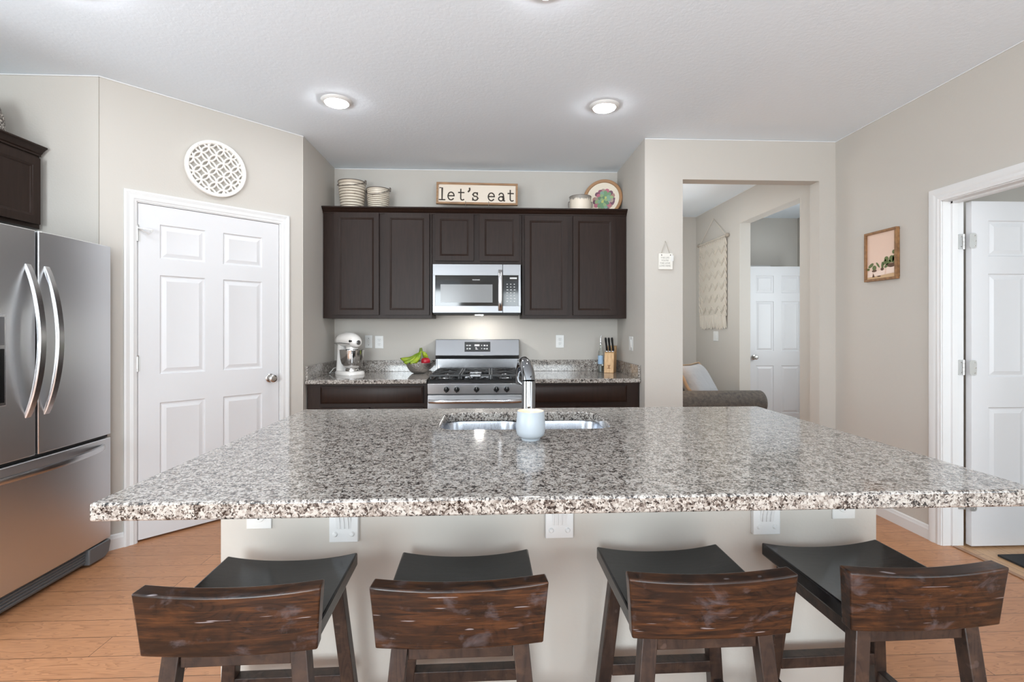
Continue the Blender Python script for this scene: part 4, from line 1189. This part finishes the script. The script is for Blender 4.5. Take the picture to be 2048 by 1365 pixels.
# enamel pot
M_pot = mat('cream_enamel', rgb(226, 214, 198), 0.4)
v = coords(M_pot, (40, 40, 16)); npz = noise(M_pot, v, 1.2, 3)
sx = N(M_pot, 'ShaderNodeSeparateXYZ'); tcn = N(M_pot, 'ShaderNodeTexCoord'); L(M_pot, tcn.outputs['Object'], sx.inputs[0])
band = ramp(M_pot, mth(M_pot, 'SUBTRACT', sx.outputs[2], mth(M_pot, 'MULTIPLY', npz.outputs[0], 0.06)), [(0.085, (0, 0, 0, 1)), (0.10, (1, 1, 1, 1))])
col_in(M_pot, mix(M_pot, band, rgb(228, 216, 200), rgb(140, 134, 126)))
t = thing('enamel_pot', 'small cream pot with a worn grey rim in front of the painted plate', 'pot', (0.790, 4.360, CABT))
obj('bowl', MB().lathe([(0, 0), (0.084, 0), (0.090, 0.006), (0.092, 0.06), (0.0935, 0.145), (0.096, 0.150), (0.0945, 0.154), (0.090, 0.15), (0.086, 0.01), (0, 0.008)], 48), M_pot, t, smooth=50)
obj('rim', MB().tube([(0.0945 * cos(a), 0.0945 * sin(a), 0.152) for a in [2 * pi * k / 48 for k in range(48)]], 0.003, 8, True), M_wire, t)
for s in (-1, 1):
    obj('handle', MB().tube([(s * 0.092, 0.0, 0.11), (s * 0.102, 0.0, 0.11), (s * 0.105, 0.0, 0.09), (s * 0.103, 0.0, 0.06)], 0.004, 8), M_wire, t)

# ================================================================== ON THE BACK WORKTOPS
WT = CT + 0.0005
# stand mixer: head points along +x
M_mix = mat('mixer_enamel', rgb(240, 236, 232), 0.16, Coat_Weight=0.4)
t = thing('stand_mixer', 'white stand mixer with steel bowl on the left back worktop', 'mixer', (-1.212, 4.345, WT), radians(-42))
def ell_loft(rings, n=28):
    """rings: (cx, cz, ry, rz, x) ellipses in planes of constant x -> closed body along x"""
    mb = MB()
    for (x, cz, ry, rz) in rings:
        for k in range(n):
            a = 2 * pi * k / n; mb.v.append((x, ry * cos(a), cz + rz * sin(a)))
    for i in range(len(rings) - 1):
        for k in range(n):
            l = (k + 1) % n; mb.f.append((i * n + k, i * n + l, (i + 1) * n + l, (i + 1) * n + k))
    mb.f.append(tuple(range(n))); mb.f.append(tuple((len(rings) - 1) * n + k for k in range(n)))
    return mb
# base: rounded foot, longer towards the bowl
bs = MB(); nn = 40
outl = []
for k in range(nn):
    a = 2 * pi * k / nn
    ex = 0.142 if cos(a) > 0 else 0.140
    outl.append((0.005 + ex * (abs(cos(a)) ** 0.8) * (1 if cos(a) > 0 else -1), (0.098 + 0.012 * cos(a)) * (abs(sin(a)) ** 0.75) * (1 if sin(a) > 0 else -1)))
lv = [(1.0, 0.0), (1.0, 0.014), (0.97, 0.024), (0.90, 0.030)]
for s, z in lv:
    for x, y in outl: bs.v.append((x * s, y * s, z))
for i in range(len(lv) - 1):
    for k in range(nn):
        l = (k + 1) % nn; bs.f.append((i * nn + k, i * nn + l, (i + 1) * nn + l, (i + 1) * nn + k))
bs.f.append(tuple(range(nn))); bs.f.append(tuple((len(lv) - 1) * nn + k for k in range(nn)))
obj('base', bs, M_mix, t, smooth=50)
cl = MB(); nn = 24; lv = [(-0.072, 0.026, 0.060, 0.068), (-0.092, 0.06, 0.046, 0.056), (-0.102, 0.12, 0.036, 0.046), (-0.100, 0.18, 0.036, 0.044), (-0.090, 0.222, 0.046, 0.048), (-0.080, 0.25, 0.05, 0.05)]
for (x, z, rx, ry) in lv:
    for k in range(nn):
        a = 2 * pi * k / nn; cl.v.append((x + rx * cos(a), ry * sin(a), z))
for i in range(len(lv) - 1):
    for k in range(nn):
        l = (k + 1) % nn; cl.f.append((i * nn + k, i * nn + l, (i + 1) * nn + l, (i + 1) * nn + k))
cl.f.append(tuple(range(nn))); cl.f.append(tuple((len(lv) - 1) * nn + k for k in range(nn)))
obj('column', cl, M_mix, t, smooth=60)
head = ell_loft([(-0.158, 0.285, 0.010, 0.012), (-0.152, 0.284, 0.036, 0.036), (-0.135, 0.285, 0.054, 0.050), (-0.08, 0.290, 0.064, 0.062), (0.0, 0.293, 0.068, 0.066), (0.06, 0.290, 0.066, 0.064), (0.105, 0.282, 0.058, 0.056), (0.132, 0.275, 0.042, 0.042), (0.142, 0.272, 0.030, 0.030), (0.144, 0.272, 0.004, 0.004)])
hd = obj('motor_head', head, M_mix, t, smooth=60)
obj('trim_band', MB().tube([(-0.15, -0.02, 0.262), (-0.13, -0.054, 0.262), (-0.08, -0.0635, 0.264), (0.0, -0.067, 0.266), (0.06, -0.0655, 0.264), (0.105, -0.058, 0.262)], 0.006, 8, flat=0.6), M_handle, hd)
obj('attachment_hub', MB().lathe([(0, 0.152), (0.016, 0.152), (0.019, 0.148), (0.019, 0.138), (0, 0.138)], 24, (0, 0, 0.272), 'x'), M_chrome, hd)
obj('hub_knob', MB().lathe([(0, -0.022), (0.009, -0.022), (0.010, -0.016), (0.006, -0.01), (0.006, 0.0), (0, 0.0)], 16, (0.118, -0.048, 0.285), 'y'), M_blackmatte, hd)
obj('planetary', MB().lathe([(0, 0.205), (0.045, 0.205), (0.050, 0.212), (0.050, 0.235), (0, 0.236)], 28, (0.050, 0, 0)), M_mix, hd)
obj('beater_ring', MB().lathe([(0.0, 0.200), (0.047, 0.200), (0.052, 0.206), (0.052, 0.215), (0.0, 0.215)], 28, (0.050, 0, 0)), M_chrome, hd)
obj('beater', MB().tube([(0.05, 0, 0.20), (0.05, 0, 0.16)], 0.010, 12).tube([(0.05, 0, 0.165), (0.088, 0, 0.14), (0.09, 0, 0.10), (0.05, 0, 0.06), (0.01, 0, 0.10), (0.012, 0, 0.14)], 0.006, 10, True), M_mix, hd)
obj('mixing_bowl', MB().lathe([(0, 0.036), (0.050, 0.036), (0.055, 0.030), (0.055, 0.044), (0.050, 0.050), (0.070, 0.068), (0.086, 0.095), (0.096, 0.13), (0.100, 0.19), (0.101, 0.206), (0.106, 0.208), (0.106, 0.2105), (0.098, 0.2095), (0.092, 0.13), (0.08, 0.095), (0.045, 0.058), (0, 0.054)], 48, (0.050, 0, 0)), mat('polished_steel', rgb(214, 212, 210), 0.14, 1.0), t, smooth=50)
obj('bowl_handle', MB().tube([(0.13, -0.055, 0.190), (0.165, -0.075, 0.18), (0.165, -0.075, 0.11), (0.125, -0.05, 0.10)], 0.006, 10), M_handle, t)
tag(obj('power_cord', MB().tube([(-1.340, 4.43, WT + 0.05), (-1.355, 4.40, WT + 0.045), (-1.374, 4.34, WT + 0.006), (-1.372, 4.40, WT + 0.004), (-1.36, 4.50, WT + 0.004)], 0.0035, 8), M_plastic), 'white mixer power cord lying on the left back worktop', 'cord')

# fruit bowl
M_hammer = mat('hammered_metal', rgb(220, 214, 210), 0.34, 1.0)
v = coords(M_hammer); vo = N(M_hammer, 'ShaderNodeTexVoronoi'); vo.inputs['Scale'].default_value = 95; L(M_hammer, v, vo.inputs['Vector'])
bump(M_hammer, vo.outputs['Distance'], 0.7, 0.006)
FBX, FBY = -0.622, 4.395
tag(obj('fruit_bowl', MB().lathe([(0, 0.0), (0.042, 0.0), (0.060, 0.006), (0.085, 0.030), (0.104, 0.062), (0.116, 0.092), (0.113, 0.094), (0.100, 0.064), (0.080, 0.034), (0.055, 0.012), (0, 0.008)], 56), M_hammer, loc=(FBX, FBY, WT), smooth=60),
    'hammered metal fruit bowl on the worktop left of the range', 'bowl')
M_ban = mat('banana_skin', rgb(150, 185, 40), 0.42)
v = coords(M_ban, (8, 8, 8)); nb = noise(M_ban, v, 2.0, 2)
col_in(M_ban, ramp(M_ban, nb.outputs[0], [(0.35, rgb(104, 136, 24)), (0.65, rgb(152, 170, 40))]))
t = thing('banana_bunch', 'green-yellow bunch of bananas in the fruit bowl', 'bananas', (FBX, FBY, WT))
stem_p = Vector((0.018, 0.0, 0.205))
for i, (mx, my, ex, ey, ez) in enumerate(((-0.072, -0.010, -0.152, -0.010, 0.128), (-0.052, -0.055, -0.118, -0.062, 0.100), (-0.016, -0.072, -0.060, -0.098, 0.094), (0.050, 0.034, 0.058, 0.036, 0.084))):
    p0 = stem_p + Vector((0.004 * (i - 1.5), -0.004 * i, -0.012)); p3 = Vector((ex, ey, ez)); p1 = Vector((mx * 0.2 + 0.02, my * 0.5, 0.16)); p2 = Vector((mx, my, 0.085 + 0.01 * (i == 0)))
    if i == 3: p1 = Vector((0.046, 0.016, 0.175)); p2 = Vector((0.070, 0.030, 0.13))
    pts = []; rs = []
    for k in range(19):
        s = k / 18
        pts.append(p0 * (1 - s) ** 3 + p1 * 3 * s * (1 - s) ** 2 + p2 * 3 * s * s * (1 - s) + p3 * s ** 3)
        rs.append(0.0065 + 0.0150 * min(1, max(0, (s - 0.10) / 0.25)) * min(1, max(0.0, (1.0 - s) / 0.16)) ** 0.6)
    bo = obj('banana', MB().tube(pts, rs, 10), M_ban, t, smooth=60)
    obj('banana_tip', MB().tube([pts[-2], pts[-1], pts[-1] + (pts[-1] - pts[-2]).normalized() * 0.006], [0.0078, 0.0068, 0.004], 8), M_blackmatte, bo)
obj('stem', MB().tube([stem_p + Vector((0, 0, -0.022)), stem_p + Vector((0, 0, 0.008)), stem_p + Vector((-0.002, 0, 0.016))], [0.018, 0.012, 0.011], 12), mat('banana_stem', rgb(96, 112, 36), 0.6), t)
M_apple = mat('apple_skin', rgb(165, 18, 38), 0.25)
t = thing('apple', 'red apple in the fruit bowl beside the bananas', 'apple', (FBX + 0.064, FBY - 0.040, WT + 0.102))
obj('flesh', MB().lathe([(0, -0.030), (0.012, -0.035), (0.026, -0.030), (0.037, -0.010), (0.040, 0.008), (0.034, 0.026), (0.020, 0.035), (0.008, 0.031), (0, 0.024)], 32), M_apple, t, smooth=70)
obj('stem', MB().tube([(0, 0, 0.024), (0.002, 0, 0.036), (0.006, 0, 0.045)], 0.0016, 8), M_stoolleg, t)

# knife block, knives, oil bottle
M_block = mat('block_wood', rgb(206, 166, 118), 0.45)
v = coords(M_block, (30, 30, 2)); nk = noise(M_block, v, 3, 4)
col_in(M_block, ramp(M_block, nk.outputs[0], [(0.3, rgb(190, 148, 102)), (0.7, rgb(218, 180, 134))]))
KX, KY = 1.064, 4.405
t = thing('knife_block', 'light wood knife block on the right back worktop', 'knife block', (KX, KY, WT), radians(-24))
obj('block', MB().hexa([(-0.042, -0.060, 0), (0.042, -0.060, 0), (0.042, 0.085, 0), (-0.042, 0.085, 0)], [(-0.042, -0.030, 0.175), (0.042, -0.030, 0.175), (0.042, 0.115, 0.235), (-0.042, 0.115, 0.235)]), M_block, t, bevel=0.003)
obj('logo', MB().box(-0.014, 0.014, -0.0585, -0.050, 0.038, 0.042).box(-0.014, 0.014, -0.0530, -0.046, 0.064, 0.068).box(-0.004, 0.004, -0.0565, -0.05, 0.042, 0.064), mat('burnt_mark', rgb(150, 104, 66), 0.6), t, smooth=0)
M_knife = mat('knife_handle', rgb(20, 20, 22), 0.3)
kns = [(-0.024, 0.000, 'left'), (0.002, -0.004, 'middle'), (0.027, 0.006, 'right')]
for i, (x, dy, w) in enumerate(kns):
    k = thing('kitchen_knife', 'black handled knife standing in the knife block, %s one of three' % w, 'knife', (KX, KY, WT), radians(-24), 'knives in the block')
    y0 = 0.0 + dy; ln = 0.118
    mbk = MB()
    pts = []
    for s in range(9):
        q = s / 8; pts.append((x - 0.006 * q + (0.002 * i), y0 + (-0.012 - 0.30 * q * 0.12), 0.190 + ln * q))
    mbk.tube(pts, [0.0085, 0.0095, 0.0085, 0.008, 0.008, 0.0085, 0.0095, 0.010, 0.008], 12, flat=1.35)
    obj('handle', mbk, M_knife, k, smooth=50)
    obj('bolster', MB().box(x - 0.009, x + 0.009, y0 - 0.024, y0 + 0.002, 0.183, 0.191), M_handle, k, bevel=0.001)
M_bot = mat('bottle_glass', rgb(235, 242, 238), 0.03, Transmission_Weight=0.9, IOR=1.45)
t = thing('oil_bottle', 'clear glass oil bottle with steel pourer left of the knife block', 'bottle', (0.990, 4.445, WT))
obj('glass', MB().lathe([(0, 0), (0.022, 0), (0.024, 0.004), (0.024, 0.150), (0.020, 0.178), (0.011, 0.205), (0.010, 0.245), (0.012, 0.25), (0, 0.25)], 28), M_bot, t, smooth=50)
obj('oil', MB().lathe([(0, 0.003), (0.0215, 0.003), (0.0215, 0.058), (0, 0.058)], 24), mat('olive_oil', rgb(112, 104, 30), 0.1), t)
obj('bottle_label', MB().lathe([(0.0245, 0.072), (0.0247, 0.072), (0.0247, 0.148), (0.0245, 0.148)], 28), mat('blue_label', rgb(150, 178, 205), 0.5), t)
obj('pourer', MB().lathe([(0, 0.245), (0.013, 0.246), (0.013, 0.256), (0.006, 0.262), (0.004, 0.30), (0, 0.30)], 16).tube([(0, 0, 0.298), (0.002, 0, 0.316), (0.008, 0, 0.326)], 0.0035, 8), M_handle, t)

# ================================================================== WALL DECORATION
# pierced round medallion over the pantry door
M_med = mat('white_medallion', rgb(236, 233, 228), 0.5)
mx = DX0 + cos(DA) * 0.603; my = DY0 + sin(DA) * 0.603
t = thing('wall_medallion', 'round white pierced lattice medallion on the wall above the pantry door', 'wall decoration', (mx, my, 2.344), DA)
R1, R0 = 0.184, 0.158
obj('ring', MB().lathe([(R0, -0.010), (R0 + 0.004, -0.026), (R0 + 0.012, -0.030), (R1 - 0.004, -0.030), (R1, -0.026), (R1, -0.004), (R0, -0.004), (R0, -0.010)], 80, (0, 0, 0), 'y'), M_med, t, smooth=40)
mb = MB(); a = 0.063; rc = a / math.sqrt(2)
def ringarc(cx, cz):
    n = 40; w = 0.0052
    for k in range(n):
        t0, t1 = 2 * pi * k / n, 2 * pi * (k + 1) / n
        tm = (t0 + t1) / 2
        if hypot(cx + rc * cos(tm), cz + rc * sin(tm)) > R0 + 0.004: continue
        q = []
        for tt in (t0, t1):
            q.append(((cx + (rc - w) * cos(tt), cz + (rc - w) * sin(tt)), (cx + rc * cos(tt), cz + rc * sin(tt)), (cx + (rc + w) * cos(tt), cz + (rc + w) * sin(tt))))
        y0, y1, yr = -0.012, -0.021, -0.025
        A, Bq = q
        b = len(mb.v)
        for sct in (A, Bq):
            (x0, z0), (xm, zm), (x1, z1) = sct
            mb.v += [(x0, y0, z0), (x0, y1, z0), (xm, yr, zm), (x1, y1, z1), (x1, y0, z1)]
        for i in range(5):
            j = (i + 1) % 5
            mb.f.append((b + i, b + j, b + 5 + j, b + 5 + i))
for i in range(-5, 6):
    for j in range(-5, 6):
        u, w = (i + 0.5) * a, (j + 0.5) * a
        cx, cz = (u - w) / math.sqrt(2), (u + w) / math.sqrt(2)
        if hypot(cx, cz) < R0 + rc: ringarc(cx, cz)
obj('lattice', mb, M_med, t, smooth=40)
for k in range(4): obj('mounting_screw', MB().lathe([(0, -0.0305), (0.003, -0.0305), (0.003, -0.002), (0, -0.002)], 10, (0.171 * cos(radians(40 + 90 * k)), 0, 0.171 * sin(radians(40 + 90 * k))), 'y'), M_hinge, t)

# framed cactus print on the right wall
t = thing('framed_print', 'wood framed print of potted cacti on pink on the right wall', 'picture', (RX - 0.001, 3.300, 1.786), RZ)
M_frame = mat('walnut_frame', rgb(140, 102, 66), 0.5)
v = coords(M_frame, (20, 20, 20)); nf = noise(M_frame, v, 2, 4)
col_in(M_frame, ramp(M_frame, nf.outputs[0], [(0.3, rgb(116, 82, 52)), (0.7, rgb(158, 116, 76))]))
pw, ph = 0.141, 0.171
fr = MB(); b = 0.016
fr.box(-pw, pw, -0.026, 0, ph - b, ph); fr.box(-pw, pw, -0.026, 0, -ph, -ph + b); fr.box(-pw, -pw + b, -0.0259, 0, -ph + b, ph - b); fr.box(pw - b, pw, -0.0259, 0, -ph + b, ph - b)
obj('frame', fr, M_frame, t, bevel=0.002)
M_print = mat('pink_print', rgb(226, 196, 178), 0.35)
obj('print', MB().box(-pw + 0.012, pw - 0.012, -0.012, -0.004, -ph + 0.012, ph - 0.012), M_print, t, smooth=0)
M_cact = mat('cactus_green', rgb(94, 108, 58), 0.5); M_potp = mat('pale_pots', rgb(238, 214, 200), 0.5); M_soil = mat('print_brown', rgb(92, 66, 48), 0.6); M_table = mat('print_table', rgb(206, 172, 132), 0.6)
def flat(name, polys, m, y):
    mb = MB()
    for p in polys: mb.prism(p, y, y + 0.0006, 'xz')
    obj(name, mb, m, t, smooth=0)
def disc(cx, cz, rx, rz, rot=0, n=14):
    return [(cx + rx * cos(2 * pi * i / n) * cos(rot) - rz * sin(2 * pi * i / n) * sin(rot), cz + rx * cos(2 * pi * i / n) * sin(rot) + rz * sin(2 * pi * i / n) * cos(rot)) for i in range(n)]
flat('printed_table', [[(-0.125, -0.155), (0.125, -0.155), (0.125, -0.128), (-0.125, -0.142)]], M_table, -0.0128)
flat('printed_pot', [[(-0.122, -0.140), (-0.080, -0.138), (-0.076, -0.100), (-0.122, -0.098)], [(-0.068, -0.138), (0.030, -0.132), (0.036, -0.100), (-0.070, -0.104)], [(0.045, -0.130), (0.122, -0.125), (0.122, -0.086), (0.046, -0.088)]], M_potp, -0.0132)
flat('printed_cactus', [disc(-0.090, -0.060, 0.026, 0.012, 0.5), disc(-0.060, -0.080, 0.018, 0.018), disc(-0.115, -0.085, 0.014, 0.008), disc(-0.028, -0.062, 0.024, 0.007, -0.9), disc(0.012, -0.070, 0.010, 0.026), disc(0.030, -0.050, 0.010, 0.022, -0.5),
                        disc(0.046, -0.030, 0.018, 0.018), disc(0.060, -0.055, 0.024, 0.014, 0.4), disc(0.090, -0.035, 0.022, 0.024), disc(0.110, -0.040, 0.014, 0.03), disc(0.108, 0.010, 0.014, 0.014), disc(0.048, -0.075, 0.022, 0.010, 0.5)], M_cact, -0.0136)
flat('printed_soil', [disc(0.088, -0.075, 0.034, 0.014), disc(-0.060, -0.100, 0.022, 0.008), disc(0.010, -0.094, 0.014, 0.010), [(-0.078, -0.143), (-0.056, -0.143), (-0.068, -0.115)], disc(-0.018, -0.140, 0.016, 0.004)], M_soil, -0.0140)

# small hanging sign by the opening
M_plaque = mat('pale_plaque', rgb(226, 223, 216), 0.55)
t = thing('hanging_plaque', 'small pale plaque with four lines of text hanging on twine beside the opening', 'sign', (1.336, FY - 0.001, 1.803))
obj('plaque', MB().box(-0.054, 0.054, -0.016, -0.002, -0.066, 0.056), M_plaque, t, bevel=0.0015)
obj('twine', MB().tube([(-0.032, -0.008, 0.055), (0.0, -0.006, 0.152), (0.034, -0.008, 0.055)], 0.0022, 8), mat('grey_twine', rgb(178, 172, 160), 0.9), t)
for i, (s, sz) in enumerate((('THIS LIFE', 0.0165), ('YOU\'RE', 0.0165), ('THE LOVE', 0.0175), ('LOVE HERE', 0.0175))):
    text('lettering', s, sz, mat('plaque_ink', rgb(150, 146, 140), 0.7), t, (-0.006, -0.0164, 0.022 - 0.0205 * i))
obj('tag', MB().box(0.038, 0.060, -0.0185, -0.0165, -0.002, 0.040), M_plastic, t, bevel=0.0005)
for q in (-0.032, 0.036): obj('eyelet', MB().lathe([(0, -0.0172), (0.004, -0.0172), (0.004, -0.015), (0, -0.015)], 12, (q, 0, 0.043), 'y'), M_slot, t)

# ================================================================== HALL
# macrame hanging on the hall wall (local x towards the camera)
M_cord = mat('macrame_cord', rgb(206, 198, 186), 0.9)
v = coords(M_cord, (120, 120, 120)); nm = noise(M_cord, v, 1.2, 2)
bump(M_cord, nm.outputs[0], 0.6, 0.004)
t = thing('macrame_hanging', 'cream macrame wall hanging with chevron knots and fringe in the hall', 'wall hanging', (RX - 0.001, 5.885, 0), RZ)
HW = 0.352
obj('rod', MB().tube([(-HW - 0.02, -0.020, 2.335), (HW + 0.02, -0.020, 2.335)], 0.011, 14).lathe([(0, -0.026), (0.018, -0.02), (0.024, 0.0), (0.018, 0.02), (0, 0.026)], 16, (HW + 0.03, -0.02, 2.335), 'x').lathe([(0, -0.026), (0.018, -0.02), (0.024, 0.0), (0.018, 0.02), (0, 0.026)], 16, (-HW - 0.03, -0.02, 2.335), 'x'), mat('driftwood', rgb(168, 158, 146), 0.7), t, smooth=50)
body = MB().box(-HW + 0.012, HW - 0.012, -0.020, -0.010, 1.43, 2.315)
obj('woven_panel', body, M_cord, t, smooth=0)
mb = MB()
for i in range(20):
    x = -HW + 0.02 + (2 * HW - 0.04) * i / 19
    mb.tube([(x + 0.0135 * cos(a), -0.020 + 0.0135 * sin(a), 2.335) for a in [2 * pi * k / 10 for k in range(10)]], 0.006, 6, True)
    mb.tube([(x, -0.028, 2.328), (x, -0.022, 2.29)], 0.006, 6)
obj('lark_knot', mb, M_cord, t, smooth=50)
mb = MB()
for r in range(6):
    z = 2.205 - r * 0.138
    for off in (0.0, -0.022):
        pts = []
        nt = 4
        for k in range(2 * nt + 1):
            x = -HW + 0.03 + (2 * HW - 0.06) * k / (2 * nt)
            pts.append((x, -0.025, z + off + (0.034 if k % 2 == 0 else -0.034)))
        for p, q in zip(pts, pts[1:]): mb.tube([p, q], 0.0062, 6)
obj('chevron_cord', mb, M_cord, t, smooth=50)
mb = MB()
for s in (-1, 1):
    for ph in (0, pi):
        mb.tube([(s * (HW - 0.012) + 0.016 * sin(k * 0.62 + ph), -0.020 - 0.008 * cos(k * 0.62 + ph), 2.31 - 0.88 * k / 60) for k in range(61)], 0.007, 6)
obj('braided_edge', mb, M_cord, t, smooth=50)
mb = MB(); rf = random.Random(5)
for i in range(46):
    x = -HW + 0.012 + (2 * HW - 0.024) * i / 45
    dx = rf.uniform(-0.012, 0.012)
    mb.tube([(x, -0.018 - rf.uniform(0, 0.008), 1.44), (x + dx * 0.5, -0.022, 1.37), (x + dx, -0.018, 1.285 + rf.uniform(-0.015, 0.02))], [0.007, 0.0075, 0.006], 6)
obj('fringe', mb, M_cord, t, smooth=50)
obj('hanging_cord', MB().tube([(-HW + 0.01, -0.02, 2.345), (0.0, -0.004, 2.600), (HW - 0.01, -0.02, 2.345)], 0.004, 6), M_cord, t)

# sofa seen through the opening, its front to the right
M_sofa = mat('sofa_fabric', rgb(88, 82, 78), 0.85)
v = coords(M_sofa, (18, 18, 18)); nf = noise(M_sofa, v, 2.0, 4, 0.6)
col_in(M_sofa, ramp(M_sofa, nf.outputs[0], [(0.3, rgb(74, 70, 68)), (0.7, rgb(108, 100, 92))]))
t = thing('sofa', 'dark grey-brown upholstered sofa beyond the opening', 'sofa', (2.05, 4.52, 0))
def arm(y0, nm='arm'):
    mb = MB(); poly = []
    for i in range(15):
        a = radians(-30 + 240 * i / 14)
        poly.append((y0 + 0.10 + 0.115 * cos(a), 0.585 + 0.115 * sin(a)))
    poly += [(y0 + 0.02, 0.06), (y0 + 0.18, 0.06)]
    mb.prism(poly, -0.42, 0.520, 'yz')
    return obj(nm, mb, M_sofa, t, bevel=0.025, seg=4, smooth=45)
arm(0.0); arm(1.45)
obj('base', MB().box(-0.42, 0.50, 0.20, 1.47, 0.08, 0.30), M_sofa, t, bevel=0.02, seg=3)
obj('backrest', MB().hexa([(-0.44, 0.16, 0.28), (-0.20, 0.16, 0.28), (-0.20, 1.50, 0.28), (-0.44, 1.50, 0.28)], [(-0.50, 0.18, 0.90), (-0.32, 0.18, 0.90), (-0.32, 1.48, 0.90), (-0.50, 1.48, 0.90)]), M_sofa, t, bevel=0.05, seg=4)
for k in range(2): obj('seat_cushion', MB().box(-0.20, 0.53, 0.225 + 0.61 * k, 0.825 + 0.61 * k, 0.305, 0.47), M_sofa, t, bevel=0.04, seg=4)
for x in (-0.38, 0.48):
    for y in (0.10, 1.55): obj('foot', MB().box(x - 0.025, x + 0.025, y - 0.025, y + 0.025, 0.0005, 0.085), M_stoolleg, t)
# throw pillow: puffed square, leaning on the back
def pillow(w, h, th, n=16):
    mb = MB()
    for lay in (1, -1):
        for j in range(n + 1):
            for i in range(n + 1):
                u, w_ = 2 * i / n - 1, 2 * j / n - 1
                pz = (1 - u ** 4) * (1 - w_ ** 4)
                k = 1 - 0.07 * (1 - abs(u * w_)) * max(abs(u), abs(w_)) ** 3
                mb.v.append((u * w / 2 * k, lay * th / 2 * (pz ** 0.6), w_ * h / 2 * k))
    R = n + 1; T = R * R
    for j in range(n):
        for i in range(n):
            a = j * R + i
            mb.f.append((a, a + 1, a + R + 1, a + R)); mb.f.append((T + a, T + a + R, T + a + R + 1, T + a + 1))
    return mb
M_pil = mat('pale_blue_linen', rgb(168, 168, 170), 0.9)
v = coords(M_pil, (9, 9, 9)); npn = noise(M_pil, v, 1.2, 3); bump(M_pil, npn.outputs[0], 0.4, 0.03)
t = thing('throw_pillow', 'pale throw pillow with flanged edge leaning in the sofa corner', 'pillow', (2.11, 4.97, 0.705))
t.rotation_euler = (radians(-30), 0, radians(42))
obj('cover', pillow(0.48, 0.48, 0.20), M_pil, t, smooth=60)
mb = MB()
for k in range(4):
    pass
pts = []
for (a, b_, c, d) in ((-1, -1, 1, -1), (1, -1, 1, 1), (1, 1, -1, 1), (-1, 1, -1, -1)):
    for i in range(10):
        s = i / 10; u = a + (c - a) * s; w_ = b_ + (d - b_) * s
        k = 1 - 0.07 * (1 - abs(u * w_)) * max(abs(u), abs(w_)) ** 3
        pts.append((u * 0.25 * k, 0.006 * sin(i * 1.9 + a), w_ * 0.25 * k))
obj('flange', MB().tube(pts, 0.018, 8, True, flat=0.3), mat('pillow_flange', rgb(190, 162, 134), 0.9), t, smooth=60)
wl = bpy.data.lights.new('living_room_lamp', 'POINT'); wl.energy = 14; wl.color = (1.0, 0.62, 0.32); wl.shadow_soft_size = 0.12
wo = bpy.data.objects.new('living_room_lamp', wl); COL.objects.link(wo); wo.location = (1.42, 4.75, 1.35)
ml = thing('floor_lamp', 'warm floor lamp at the sofa end behind the wall', 'lamp', (1.42, 4.75, 0))
obj('pole', MB().lathe([(0, 0.001), (0.10, 0.001), (0.10, 0.015), (0.012, 0.025), (0.012, 1.22), (0, 1.22)], 20), M_black, ml)
obj('shade', MB().lathe([(0.10, 1.22), (0.075, 1.50), (0.072, 1.50), (0.097, 1.22)], 28), mat('lamp_shade', rgb(230, 215, 190), 0.8, Transmission_Weight=0.5), ml)

# ================================================================== CEILING LIGHTS
def ceiling_light(label, x, y, group='round recessed ceiling lights'):
    t = thing('ceiling_light', label, 'ceiling light', (x, y, CH), 0, group)
    obj('trim_ring', MB().lathe([(0.074, -0.016), (0.080, -0.015), (0.094, -0.004), (0.096, 0.0), (0.074, 0.0)], 40), M_plastic, t)
    obj('lens', MB().lathe([(0, -0.030), (0.03, -0.029), (0.055, -0.0255), (0.070, -0.019), (0.074, -0.012), (0.074, -0.002), (0, -0.002)], 40), M_lens, t)
    return t
cl = ceiling_light('round lit ceiling light left of centre, above the pantry door side of the kitchen', -0.978, 3.235)
for x, y, lab in ((0.744, 3.232, 'round lit ceiling light right of centre, above the alcove corner'),
                  (0.238, 2.10, 'round ceiling light above the island at the top edge of the photo'),
                  (-1.74, 2.17, 'round ceiling light at the top left edge of the photo, nearest the fridge')):
    dup(cl, (x, y, CH), 0, lab)
dup(cl, (1.78, 5.02, CH), 0, 'round lit ceiling light in the hall seen through the opening')
